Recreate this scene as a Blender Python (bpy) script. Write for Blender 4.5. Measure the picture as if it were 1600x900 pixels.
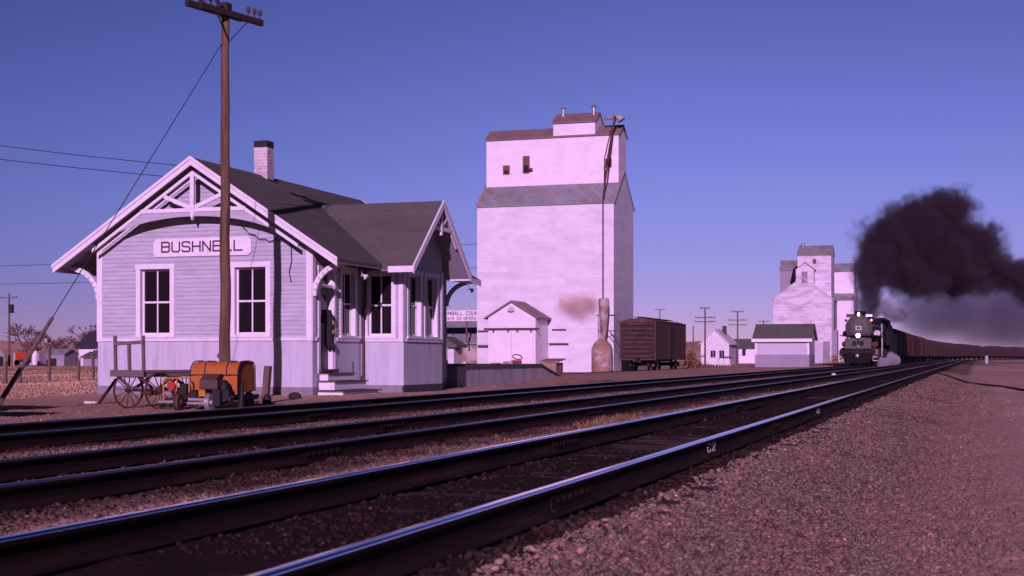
import bpy, bmesh, math, random
import numpy as np
from mathutils import Vector, Matrix
random.seed(7); RNG = np.random.default_rng(7)
R = math.radians
scene = bpy.context.scene
for _o in list(bpy.data.objects): bpy.data.objects.remove(_o)
COL = scene.collection

# ------------------------------------------------------------------ camera, sky, sun, exposure
YAW = 18.07                       # the camera looks this far left of the tracks (+Y)
cam = bpy.data.objects.new('camera', bpy.data.cameras.new('camera')); COL.objects.link(cam)
cam.location = (0, 0, .76); cam.rotation_euler = (R(90), 0, R(YAW))
cam.data.lens = 50; cam.data.sensor_width = 36; cam.data.shift_y = 107/1600
cam.data.clip_end = 9000; cam.data.clip_start = .1
cam.data.dof.use_dof = True; cam.data.dof.focus_distance = 48; cam.data.dof.aperture_fstop = 5.0
scene.camera = cam

SUN_AZ, SUN_EL = 12.5, 19.0       # azimuth measured from -Y towards +X
sdir = Vector((math.sin(R(SUN_AZ))*math.cos(R(SUN_EL)), -math.cos(R(SUN_AZ))*math.cos(R(SUN_EL)), math.sin(R(SUN_EL))))
world = bpy.data.worlds.new('World'); scene.world = world; world.use_nodes = True
nt = world.node_tree; bg = nt.nodes['Background']
sky = nt.nodes.new('ShaderNodeTexSky'); sky.sky_type = 'NISHITA'; sky.sun_disc = False
sky.sun_elevation = R(SUN_EL); sky.sun_rotation = math.atan2(sdir.x, sdir.y)
sky.air_density = 1.0; sky.dust_density = .15; sky.ozone_density = 4.0; sky.altitude = 1500
tint = nt.nodes.new('ShaderNodeMixRGB'); tint.blend_type = 'MULTIPLY'; tint.inputs[0].default_value = 1
tint.inputs[2].default_value = (.62, .40, .74, 1)     # the faded magenta slide
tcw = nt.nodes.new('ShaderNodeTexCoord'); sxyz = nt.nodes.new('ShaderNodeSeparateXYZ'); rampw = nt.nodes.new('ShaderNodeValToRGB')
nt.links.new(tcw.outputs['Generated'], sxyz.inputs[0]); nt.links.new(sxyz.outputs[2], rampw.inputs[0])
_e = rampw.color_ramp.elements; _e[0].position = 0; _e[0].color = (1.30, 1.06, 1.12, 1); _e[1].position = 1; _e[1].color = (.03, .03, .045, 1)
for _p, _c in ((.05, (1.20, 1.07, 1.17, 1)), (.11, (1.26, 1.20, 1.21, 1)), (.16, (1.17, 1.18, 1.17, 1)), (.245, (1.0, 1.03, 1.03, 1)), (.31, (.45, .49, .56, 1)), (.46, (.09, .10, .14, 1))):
    _q = _e.new(_p); _q.color = _c                         # the clear winter sky deepens upwards; dimmed far more overhead to cut fill light
mul2 = nt.nodes.new('ShaderNodeMixRGB'); mul2.blend_type = 'MULTIPLY'; mul2.inputs[0].default_value = 1
nt.links.new(sky.outputs[0], tint.inputs[1]); nt.links.new(tint.outputs[0], mul2.inputs[1]); nt.links.new(rampw.outputs[0], mul2.inputs[2]); 
mry = nt.nodes.new('ShaderNodeMapRange'); nt.links.new(sxyz.outputs[1], mry.inputs[0])   # sun side of the sky, behind the camera, dimmed to keep the shade dark
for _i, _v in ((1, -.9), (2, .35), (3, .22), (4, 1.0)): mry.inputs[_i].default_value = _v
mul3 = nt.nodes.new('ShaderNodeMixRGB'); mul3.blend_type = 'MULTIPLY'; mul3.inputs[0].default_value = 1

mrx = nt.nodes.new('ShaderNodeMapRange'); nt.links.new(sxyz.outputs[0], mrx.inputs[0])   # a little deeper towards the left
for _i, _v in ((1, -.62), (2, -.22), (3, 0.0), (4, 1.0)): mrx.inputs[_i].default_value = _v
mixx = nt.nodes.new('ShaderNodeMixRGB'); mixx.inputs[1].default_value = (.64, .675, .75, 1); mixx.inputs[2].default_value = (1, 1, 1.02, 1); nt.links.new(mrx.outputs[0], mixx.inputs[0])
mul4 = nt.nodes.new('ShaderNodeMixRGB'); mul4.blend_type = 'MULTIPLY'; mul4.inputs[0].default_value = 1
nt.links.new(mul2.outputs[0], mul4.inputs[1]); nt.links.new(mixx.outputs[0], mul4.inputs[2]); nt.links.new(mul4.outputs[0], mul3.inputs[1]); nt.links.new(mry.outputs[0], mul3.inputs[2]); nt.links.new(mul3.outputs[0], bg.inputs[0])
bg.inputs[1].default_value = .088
sl = bpy.data.lights.new('sun', 'SUN'); sl.energy = 3.6; sl.angle = R(.5); sl.color = (1.0, .595, 1.07)
so = bpy.data.objects.new('sun', sl); COL.objects.link(so); so.rotation_euler = sdir.to_track_quat('Z', 'Y').to_euler()
scene.view_settings.view_transform = 'Standard'; scene.view_settings.look = 'None'
scene.view_settings.exposure = 0; scene.view_settings.gamma = 1
scene.render.engine = 'CYCLES'
cy = scene.cycles
cy.use_denoising = True; cy.max_bounces = 6; cy.diffuse_bounces = 1; cy.glossy_bounces = 3; cy.transparent_max_bounces = 12
cy.volume_bounces = 2; cy.volume_step_rate = 1.0; cy.volume_max_steps = 256

# ------------------------------------------------------------------ materials
MATS = {}
def mat(name, col, rough=.7, metal=0, var=.18, scale=3, stretch=(1, 1, 1), bump=0, bscale=30, dirt=None, dscale=1.2, dlo=.5, dhi=.7,
        lines=None, spec=.35, emit=0, sheets=None):
    """procedural paint / wood / metal: base colour broken by noise, optional dirt patches, optional line pattern, bump"""
    if name in MATS: return MATS[name]
    m = bpy.data.materials.new(name); m.use_nodes = True; t = m.node_tree; N = t.nodes; L = t.links
    b = N['Principled BSDF']; b.inputs['Roughness'].default_value = rough; b.inputs['Metallic'].default_value = metal
    b.inputs['Specular IOR Level'].default_value = spec
    tc = N.new('ShaderNodeTexCoord'); mp = N.new('ShaderNodeMapping'); mp.inputs['Scale'].default_value = stretch
    L.new(tc.outputs['Object'], mp.inputs[0])
    no = N.new('ShaderNodeTexNoise'); no.inputs['Scale'].default_value = scale; no.inputs['Detail'].default_value = 6
    no.inputs['Roughness'].default_value = .65; L.new(mp.outputs[0], no.inputs['Vector'])
    mr = N.new('ShaderNodeMapRange'); mr.inputs[1].default_value = .25; mr.inputs[2].default_value = .75
    mr.inputs[3].default_value = 1-var; mr.inputs[4].default_value = 1+var; L.new(no.outputs[0], mr.inputs[0])
    mx = N.new('ShaderNodeMixRGB'); mx.blend_type = 'MULTIPLY'; mx.inputs[0].default_value = 1
    mx.inputs[1].default_value = (*col, 1); L.new(mr.outputs[0], mx.inputs[2]); out = mx.outputs[0]
    if dirt:
        n2 = N.new('ShaderNodeTexNoise'); n2.inputs['Scale'].default_value = dscale; n2.inputs['Detail'].default_value = 8
        n2.inputs['Roughness'].default_value = .7
        L.new(mp.outputs[0], n2.inputs['Vector'])
        r2 = N.new('ShaderNodeMapRange'); r2.inputs[1].default_value = dlo; r2.inputs[2].default_value = dhi; L.new(n2.outputs[0], r2.inputs[0])
        m2 = N.new('ShaderNodeMixRGB'); L.new(r2.outputs[0], m2.inputs[0]); L.new(out, m2.inputs[1]); m2.inputs[2].default_value = (*dirt, 1); out = m2.outputs[0]
    if lines:   # (axis 'h' or 'v', spacing in metres, darkening)
        se = N.new('ShaderNodeSeparateXYZ'); L.new(tc.outputs['Object'], se.inputs[0])
        if lines[0] == 'h': src = se.outputs[2]
        else:
            ad = N.new('ShaderNodeMath'); L.new(se.outputs[0], ad.inputs[0]); L.new(se.outputs[1], ad.inputs[1]); src = ad.outputs[0]
        dv = N.new('ShaderNodeMath'); dv.operation = 'DIVIDE'; dv.inputs[1].default_value = lines[1]; L.new(src, dv.inputs[0])
        fr = N.new('ShaderNodeMath'); fr.operation = 'FRACT'; L.new(dv.outputs[0], fr.inputs[0])
        gt = N.new('ShaderNodeMath'); gt.operation = 'LESS_THAN'; gt.inputs[1].default_value = lines[3] if len(lines) > 3 else .1; L.new(fr.outputs[0], gt.inputs[0])
        fl = N.new('ShaderNodeMath'); fl.operation = 'FLOOR'; L.new(dv.outputs[0], fl.inputs[0])
        wn = N.new('ShaderNodeTexWhiteNoise'); wn.noise_dimensions = '1D'; L.new(fl.outputs[0], wn.inputs['W'])
        r3 = N.new('ShaderNodeMapRange'); r3.inputs[3].default_value = 1-lines[2]*.35; r3.inputs[4].default_value = 1+lines[2]*.2; L.new(wn.outputs[0], r3.inputs[0])
        m3 = N.new('ShaderNodeMixRGB'); m3.blend_type = 'MULTIPLY'; m3.inputs[0].default_value = 1; L.new(out, m3.inputs[1]); L.new(r3.outputs[0], m3.inputs[2])
        m4 = N.new('ShaderNodeMixRGB'); m4.blend_type = 'MULTIPLY'; ml = N.new('ShaderNodeMath'); ml.operation = 'MULTIPLY'; ml.inputs[1].default_value = lines[2]
        L.new(gt.outputs[0], ml.inputs[0]); L.new(ml.outputs[0], m4.inputs[0]); L.new(m3.outputs[0], m4.inputs[1]); m4.inputs[2].default_value = (.25, .22, .24, 1); out = m4.outputs[0]
    if sheets:  # overlapping metal sheets: (width, height, seam darkening, sheet to sheet variation)
        se = N.new('ShaderNodeSeparateXYZ'); L.new(tc.outputs['Object'], se.inputs[0]); ad = N.new('ShaderNodeMath'); L.new(se.outputs[0], ad.inputs[0]); L.new(se.outputs[1], ad.inputs[1])
        cm = N.new('ShaderNodeCombineXYZ'); L.new(ad.outputs[0], cm.inputs[0]); L.new(se.outputs[2], cm.inputs[1])
        bk_ = N.new('ShaderNodeTexBrick'); L.new(cm.outputs[0], bk_.inputs['Vector']); bk_.inputs['Scale'].default_value = 1
        bk_.inputs['Brick Width'].default_value = sheets[0]; bk_.inputs['Row Height'].default_value = sheets[1]; bk_.inputs['Mortar Size'].default_value = .03; bk_.inputs['Mortar Smooth'].default_value = .6
        v_ = sheets[3]; bk_.inputs['Color1'].default_value = (1-v_, 1-v_*1.05, 1-v_, 1); bk_.inputs['Color2'].default_value = (1, 1, 1, 1); k_ = 1-sheets[2]; bk_.inputs['Mortar'].default_value = (k_, k_*.98, k_, 1)
        m5 = N.new('ShaderNodeMixRGB'); m5.blend_type = 'MULTIPLY'; m5.inputs[0].default_value = 1; L.new(out, m5.inputs[1]); L.new(bk_.outputs[0], m5.inputs[2]); out = m5.outputs[0]
    L.new(out, b.inputs['Base Color'])
    rr = N.new('ShaderNodeMapRange'); rr.inputs[3].default_value = max(.02, rough-.12); rr.inputs[4].default_value = min(1, rough+.12)
    L.new(no.outputs[0], rr.inputs[0]); L.new(rr.outputs[0], b.inputs['Roughness'])
    if bump:
        n3 = N.new('ShaderNodeTexNoise'); n3.inputs['Scale'].default_value = bscale; n3.inputs['Detail'].default_value = 5; L.new(mp.outputs[0], n3.inputs['Vector'])
        bp = N.new('ShaderNodeBump'); bp.inputs['Strength'].default_value = bump; bp.inputs['Distance'].default_value = .02; L.new(n3.outputs[0], bp.inputs['Height'])
        L.new(bp.outputs[0], b.inputs['Normal'])
    if emit:
        b.inputs['Emission Color'].default_value = (*col, 1); b.inputs['Emission Strength'].default_value = emit
    MATS[name] = m; return m

def glass_mat(name='window_glass', trans=.35):
    if name in MATS: return MATS[name]
    m = bpy.data.materials.new(name); m.use_nodes = True; t = m.node_tree; N = t.nodes; L = t.links
    b = N['Principled BSDF']; b.inputs['Base Color'].default_value = (.022, .014, .018, 1); b.inputs['Roughness'].default_value = .1
    no = N.new('ShaderNodeTexNoise'); no.inputs['Scale'].default_value = 2.2; bp = N.new('ShaderNodeBump'); bp.inputs['Strength'].default_value = .12
    tc = N.new('ShaderNodeTexCoord'); L.new(tc.outputs['Object'], no.inputs['Vector']); L.new(no.outputs[0], bp.inputs['Height']); L.new(bp.outputs[0], b.inputs['Normal'])
    tr = N.new('ShaderNodeBsdfTransparent'); tr.inputs[0].default_value = (.6, .6, .6, 1); mx = N.new('ShaderNodeMixShader'); mx.inputs[0].default_value = trans
    L.new(b.outputs[0], mx.inputs[1]); L.new(tr.outputs[0], mx.inputs[2]); L.new(mx.outputs[0], N['Material Output'].inputs[0])
    MATS[name] = m; return m

def attr_mat(name, rough=.95, nscale=9, var=.3, bump=.5, bscale=45, n2=1.3, var2=.18):
    """colour stored on the mesh (real surface colour per zone or per stone), broken by noise"""
    m = bpy.data.materials.new(name); m.use_nodes = True; t = m.node_tree; N = t.nodes; L = t.links
    b = N['Principled BSDF']; b.inputs['Roughness'].default_value = rough; b.inputs['Specular IOR Level'].default_value = .12
    at = N.new('ShaderNodeAttribute'); at.attribute_name = 'col'; tc = N.new('ShaderNodeTexCoord'); out = at.outputs['Color']
    for s, v in ((nscale, var), (n2, var2)):
        no = N.new('ShaderNodeTexNoise'); no.inputs['Scale'].default_value = s; no.inputs['Detail'].default_value = 8; no.inputs['Roughness'].default_value = .7
        L.new(tc.outputs['Object'], no.inputs['Vector'])
        mr = N.new('ShaderNodeMapRange'); mr.inputs[1].default_value = .3; mr.inputs[2].default_value = .7; mr.inputs[3].default_value = 1-v; mr.inputs[4].default_value = 1+v
        L.new(no.outputs[0], mr.inputs[0])
        mx = N.new('ShaderNodeMixRGB'); mx.blend_type = 'MULTIPLY'; mx.inputs[0].default_value = 1; L.new(out, mx.inputs[1]); L.new(mr.outputs[0], mx.inputs[2]); out = mx.outputs[0]
    L.new(out, b.inputs['Base Color'])
    if bump:
        n3 = N.new('ShaderNodeTexNoise'); n3.inputs['Scale'].default_value = bscale; n3.inputs['Detail'].default_value = 6; L.new(tc.outputs['Object'], n3.inputs['Vector'])
        bp = N.new('ShaderNodeBump'); bp.inputs['Strength'].default_value = bump; bp.inputs['Distance'].default_value = .04; L.new(n3.outputs[0], bp.inputs['Height']); L.new(bp.outputs[0], b.inputs['Normal'])
    MATS[name] = m; return m

M_white = mat('white_trim_paint', (.80, .78, .80), .6, var=.07, scale=4, dirt=(.52, .47, .47), dscale=3, dlo=.56, dhi=.8)
M_white_old = mat('worn_white_paint', (.74, .72, .75), .7, var=.12, scale=3, dirt=(.42, .37, .38), dscale=2.2, dlo=.52, dhi=.75)
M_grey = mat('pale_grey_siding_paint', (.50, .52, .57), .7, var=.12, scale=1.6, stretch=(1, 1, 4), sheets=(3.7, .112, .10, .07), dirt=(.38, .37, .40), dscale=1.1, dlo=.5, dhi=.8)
M_wains = mat('pale_grey_board_paint', (.55, .56, .63), .7, var=.10, scale=2, stretch=(3, 3, .5), lines=('v', .085, .12, .12), dirt=(.43, .40, .43), dscale=1.5, dlo=.5, dhi=.8)
M_found = mat('grey_concrete', (.25, .23, .26), .9, var=.2, scale=4, bump=.4)
M_stone = mat('dark_foundation_stone', (.07, .06, .065), .9, var=.5, scale=9, bump=.8, bscale=12)
M_roof = mat('dark_shingle_roofing', (.105, .102, .088), .92, var=.25, scale=14, lines=('h', .11, .2, .12), bump=.5, bscale=50, dirt=(.135, .125, .105), dscale=.8, dlo=.45, dhi=.7)
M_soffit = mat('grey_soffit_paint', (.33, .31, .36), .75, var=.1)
M_dark = mat('dark_interior', (.02, .018, .02), .9)
M_glass = glass_mat()
M_door = mat('grey_door_paint', (.30, .28, .33), .6, var=.1)
M_brickw = mat('whitewashed_brick', (.62, .56, .57), .85, var=.2, scale=7, lines=('h', .085, .5, .14), dirt=(.34, .2, .18), dscale=5, dlo=.55, dhi=.7, bump=.5)
M_soot = mat('sooty_brick', (.03, .024, .026), .95, var=.4, scale=9, bump=.5)
M_brown = mat('brown_pipe_paint', (.09, .045, .04), .6, var=.3)
M_letter = mat('dark_lettering_paint', (.05, .04, .06), .7)
M_pole = mat('creosoted_pole_wood', (.175, .11, .062), .85, var=.35, scale=5, stretch=(6, 6, .35), bump=.6, bscale=14, dirt=(.08, .045, .03), dscale=1.6, dlo=.45, dhi=.62)
M_arm = mat('weathered_dark_crossarm', (.035, .02, .018), .85, var=.4, scale=6)
M_wire = mat('dark_wire', (.03, .025, .03), .6)
M_insul = mat('pale_insulator_glass', (.55, .50, .45), .25)
M_wood = mat('weathered_wood', (.15, .10, .085), .85, var=.35, scale=4, stretch=(5, 5, .6), bump=.4)
M_woodg = mat('weathered_grey_planks', (.17, .135, .13), .85, var=.3, scale=4, stretch=(.6, 3, 3), bump=.4)
M_iron = mat('dark_iron', (.020, .016, .016), .65, metal=.2, var=.4)
M_rust = mat('rusty_iron', (.10, .045, .03), .8, metal=.2, var=.5, scale=8)
M_galv = mat('galvanised_steel', (.42, .39, .40), .45, metal=.5, var=.25, scale=3)
M_tin = mat('rusty_tin', (.33, .20, .14), .7, metal=.2, var=.3, scale=1.5, dirt=(.44, .40, .40), dscale=.5, dlo=.5, dhi=.56)
M_orange = mat('orange_canvas', (.44, .14, .032), .85, var=.3, scale=4, bump=.9, bscale=7, dirt=(.30, .075, .025), dscale=4, dlo=.48, dhi=.75)
M_orpaint = mat('orange_yellow_paint', (.52, .21, .03), .5, var=.2)
M_redpaint = mat('red_lens_paint', (.42, .045, .02), .35, var=.1)
M_steelp = mat('pale_worn_steel', (.55, .50, .52), .35, metal=.7, var=.3)
M_black = mat('locomotive_black', (.013, .011, .012), .55, var=.5, scale=3, spec=.15)
M_graph = mat('graphite_smokebox_paint', (.085, .080, .070), .6, var=.25, scale=3)
M_boxred = mat('dark_oxide_red_car_paint', (.048, .022, .020), .75, var=.35, scale=1.4, stretch=(1, 1, .5), dirt=(.035, .018, .017), dscale=1, dlo=.45, dhi=.65)
M_boxend = mat('faded_oxide_red_car_paint', (.092, .050, .042), .78, var=.3, scale=1.6, dirt=(.06, .03, .027), dscale=1.2, dlo=.45, dhi=.65)
M_redcar = mat('oxide_red_freight_car', (.12, .04, .028), .75, var=.4, scale=.6, dirt=(.05, .022, .02), dscale=.4, dlo=.45, dhi=.6)
M_lit = mat('lit_lamp', (1.0, .85, .78), emit=3)
M_litor = mat('lit_orange_lamp', (1.0, .42, .16), emit=1.6)
M_board = mat('lit_number_board', (.80, .78, .86), .5, emit=.35)
M_elev = mat('white_painted_sheet_metal', (.77, .76, .80), .5, var=.06, scale=.5, stretch=(.6, .6, 1.6), sheets=(2.6, .62, .10, .09), dirt=(.63, .60, .66), dscale=.9, dlo=.46, dhi=.75)
M_elev2 = mat('fresh_white_sheet_metal', (.84, .78, .83), .5, var=.05, scale=.7, sheets=(2.6, .62, .07, .05), dirt=(.70, .66, .70), dscale=.8, dlo=.5, dhi=.8)
M_elevold = mat('peeling_white_boards', (.74, .70, .76), .7, var=.12, scale=.5, stretch=(.6, .6, 2.4), sheets=(3.4, .55, .22, .10), dirt=(.46, .42, .50), dscale=.7, dlo=.47, dhi=.66)
M_elevroof = mat('grey_sheet_roof', (.27, .285, .295), .6, var=.15, scale=.8, lines=('v', .65, .35, .07), dirt=(.25, .17, .14), dscale=.35, dlo=.5, dhi=.65)
M_brroof = mat('brown_sheet_roof', (.24, .165, .15), .7, var=.2, scale=.8, lines=('v', .65, .3, .07))
M_shutter = mat('brown_shutter_paint', (.17, .085, .06), .8, var=.3)
M_roofgr = mat('dark_green_grey_roofing', (.11, .112, .098), .9, var=.25, scale=2)
M_bark = mat('bare_bark', (.16, .10, .09), .9, var=.3)
M_straw = mat('dry_straw', (.34, .21, .10), .9, var=.4, scale=20)
M_dirtbush = mat('dry_brush', (.20, .11, .055), .9, var=.5, scale=9)
M_shedlow = mat('mid_grey_wall_paint', (.30, .275, .33), .75, var=.12, scale=1.2)
M_shedup = mat('pale_lilac_grey_paint', (.54, .50, .58), .75, var=.1, scale=1.2)
M_tie = mat('oily_tie_wood', (.045, .026, .022), .9, var=.5, scale=4, stretch=(.5, 4, 4), bump=.6)
M_trailer = mat('aluminium_trailer', (.50, .47, .52), .4, metal=.3, var=.15)

# ------------------------------------------------------------------ mesh helpers
class MB:
    """collects shapes; build() links them as ONE mesh object"""
    def __init__(s): s.v = []; s.f = []; s.m = []; s.cur = 0; s.sm = []
    def add(s, vs, fs, smooth=False):
        o = len(s.v); s.v += [tuple(p) for p in vs]
        for q in fs: s.f.append([o+i for i in q]); s.m.append(s.cur); s.sm.append(smooth)
        return s
    def box(s, x0, x1, y0, y1, z0, z1):
        vs = [(x, y, z) for z in (z0, z1) for y in (y0, y1) for x in (x0, x1)]
        return s.add(vs, [(0, 2, 3, 1), (4, 5, 7, 6), (0, 1, 5, 4), (2, 6, 7, 3), (0, 4, 6, 2), (1, 3, 7, 5)])
    def fbox(s, F, u0, u1, d0, d1, z0, z1):
        """box in a wall frame F=(ox,oy,ux,uy,nx,ny): u along the wall, d outwards"""
        ox, oy, ux, uy, nx, ny = F
        vs = [(ox+ux*u+nx*d, oy+uy*u+ny*d, z) for z in (z0, z1) for d in (d0, d1) for u in (u0, u1)]
        return s.add(vs, [(0, 2, 3, 1), (4, 5, 7, 6), (0, 1, 5, 4), (2, 6, 7, 3), (0, 4, 6, 2), (1, 3, 7, 5)])
    def bar(s, a, b, w, h, up=(0, 0, 1)):
        a = Vector(a); b = Vector(b); d = (b-a).normalized(); up = Vector(up)
        if abs(d.dot(up)) > .98: up = Vector((0, 1, 0))
        x = d.cross(up).normalized()*w/2; z = x.cross(d).normalized()*h/2
        vs = [p+sx*x+sz*z for p in (a, b) for sx, sz in ((-1, -1), (1, -1), (1, 1), (-1, 1))]
        return s.add(vs, [(0, 1, 2, 3), (7, 6, 5, 4), (0, 4, 5, 1), (1, 5, 6, 2), (2, 6, 7, 3), (3, 7, 4, 0)])
    def tube(s, pts, r, n=8, caps=True):
        pts = [Vector(p) for p in pts]; rs = r if isinstance(r, (list, tuple)) else [r]*len(pts)
        vs = []; fs = []; prev = None
        for i, p in enumerate(pts):
            d = (pts[min(i+1, len(pts)-1)]-pts[max(i-1, 0)]).normalized()
            if prev is None:
                up = Vector((0, 0, 1)) if abs(d.z) < .9 else Vector((1, 0, 0)); x = d.cross(up).normalized()
            else: x = (prev-d*prev.dot(d)).normalized()
            prev = x; y = d.cross(x)
            vs += [p+(x*math.cos(2*math.pi*k/n)+y*math.sin(2*math.pi*k/n))*rs[i] for k in range(n)]
        for i in range(len(pts)-1):
            fs += [(i*n+k, i*n+(k+1) % n, (i+1)*n+(k+1) % n, (i+1)*n+k) for k in range(n)]
        s.add(vs, fs, n > 5)
        if caps: s.add(vs[:n], [tuple(range(n))[::-1]]); s.add(vs[-n:], [tuple(range(n))])
        return s
    def cyl(s, a, b, r0, r1=None, n=16): return s.tube([a, b], [r0, r0 if r1 is None else r1], n)
    def torus(s, c, axis, r, rr, n=28, k=6):
        c = Vector(c); ax = Vector(axis).normalized(); x = ax.orthogonal().normalized(); y = ax.cross(x); vs = []; fs = []
        for i in range(n):
            a = 2*math.pi*i/n; d = x*math.cos(a)+y*math.sin(a)
            for j in range(k):
                b = 2*math.pi*j/k; vs.append(c+d*(r+rr*math.cos(b))+ax*rr*math.sin(b))
        for i in range(n):
            for j in range(k): fs.append((i*k+j, i*k+(j+1) % k, ((i+1) % n)*k+(j+1) % k, ((i+1) % n)*k+j))
        return s.add(vs, fs, True)
    def ball(s, c, r, n=12, m=8):
        c = Vector(c); r = r if isinstance(r, (tuple, list)) else (r, r, r); vs = [c+Vector((0, 0, r[2]))]; fs = []
        for i in range(1, m):
            t = math.pi*i/m
            vs += [c+Vector((r[0]*math.sin(t)*math.cos(2*math.pi*k/n), r[1]*math.sin(t)*math.sin(2*math.pi*k/n), r[2]*math.cos(t))) for k in range(n)]
        vs.append(c-Vector((0, 0, r[2]))); L = len(vs)-1
        fs += [(0, 1+k, 1+(k+1) % n) for k in range(n)]
        for i in range(m-2): fs += [(1+i*n+k, 1+(i+1)*n+k, 1+(i+1)*n+(k+1) % n, 1+i*n+(k+1) % n) for k in range(n)]
        fs += [(L, 1+(m-2)*n+(k+1) % n, 1+(m-2)*n+k) for k in range(n)]
        return s.add(vs, fs, True)
    def prism(s, poly, off):
        """closed polygon (3D points) pushed along off"""
        n = len(poly); off = Vector(off); vs = [Vector(p) for p in poly]+[Vector(p)+off for p in poly]
        return s.add(vs, [tuple(range(n)), tuple(range(2*n-1, n-1, -1))]+[(i, i+n, (i+1) % n+n, (i+1) % n) for i in range(n)])
    def build(s, name, m, parent=None, bevel=0, loc=None, rotz=None):
        me = bpy.data.meshes.new(name); me.from_pydata(s.v, [], s.f)
        for mm in (m if isinstance(m, (list, tuple)) else [m]): me.materials.append(mm)
        me.polygons.foreach_set('material_index', s.m); me.polygons.foreach_set('use_smooth', s.sm)
        b = bmesh.new(); b.from_mesh(me); bmesh.ops.recalc_face_normals(b, faces=b.faces); b.to_mesh(me); b.free()
        o = bpy.data.objects.new(name, me); COL.objects.link(o)
        if parent is not None: o.parent = parent
        if loc is not None: o.location = loc
        if rotz is not None: o.rotation_euler.z = rotz
        if bevel:
            bv = o.modifiers.new('bevel', 'BEVEL'); bv.width = bevel; bv.segments = 2; bv.limit_method = 'ANGLE'; bv.angle_limit = R(50)
        return o
    def pieces(s):
        """the separate pieces it holds: shapes whose boxes do not touch"""
        par = list(range(len(s.v)))
        def fd_(i):
            while par[i] != i: par[i] = par[par[i]]; i = par[i]
            return i
        for q in s.f:
            for i in q[1:]: par[fd_(i)] = fd_(q[0])
        g = {}
        for i in range(len(s.v)): g.setdefault(fd_(i), []).append(i)
        isl = [(k, [min(s.v[i][c] for i in ix)-.006 for c in range(3)], [max(s.v[i][c] for i in ix)+.006 for c in range(3)]) for k, ix in g.items()]
        up = {k: k for k, _, _ in isl}
        def f2(k):
            while up[k] != k: k = up[k]
            return k
        for x in range(len(isl)):
            for y in range(x):
                A, B = isl[x], isl[y]
                if all(A[1][c] <= B[2][c] and B[1][c] <= A[2][c] for c in range(3)): up[f2(A[0])] = f2(B[0])
        out = {}
        for j, q in enumerate(s.f):
            k = f2(fd_(q[0])); m, mp = out.setdefault(k, (MB(), {}))
            for i in q:
                if i not in mp: mp[i] = len(m.v); m.v.append(s.v[i])
            m.f.append([mp[i] for i in q]); m.m.append(s.m[j]); m.sm.append(s.sm[j])
        return [m for m, _ in out.values()]
def tag(o, label=None, cat=None, group=None, kind=None):
    if label: o['label'] = label
    if cat: o['category'] = cat
    if group: o['group'] = group
    if kind: o['kind'] = kind
    return o
def thing(name, label, cat, loc=(0, 0, 0), rotz=0, group=None):
    o = bpy.data.objects.new(name, None); COL.objects.link(o); o.location = loc; o.rotation_euler = (0, 0, rotz)
    o.empty_display_size = .3
    return tag(o, label, cat, group)
def dup(root, loc, rotz=0, label=None, group=None):
    def rec(o, parent):
        c = o.copy(); COL.objects.link(c)
        if parent is not None: c.parent = parent
        for ch in kids.get(o.name, []): rec(ch, c)
        return c
    kids = {}
    for o in root.children_recursive: kids.setdefault(o.parent.name, []).append(o)
    c = rec(root, None); c.location = loc; c.rotation_euler = (0, 0, rotz)
    return tag(c, label, None, group)

# smooth value noise on arrays
_tab = RNG.random((256, 256))
def vnoise(x, y, s):
    x = np.asarray(x)/s+100.3; y = np.asarray(y)/s+77.7
    xi = np.floor(x).astype(int); yi = np.floor(y).astype(int); fx = x-xi; fy = y-yi
    fx = fx*fx*(3-2*fx); fy = fy*fy*(3-2*fy); g = lambda a, b: _tab[a % 256, b % 256]
    return (g(xi, yi)*(1-fx)+g(xi+1, yi)*fx)*(1-fy)+(g(xi, yi+1)*(1-fx)+g(xi+1, yi+1)*fx)*fy

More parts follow.
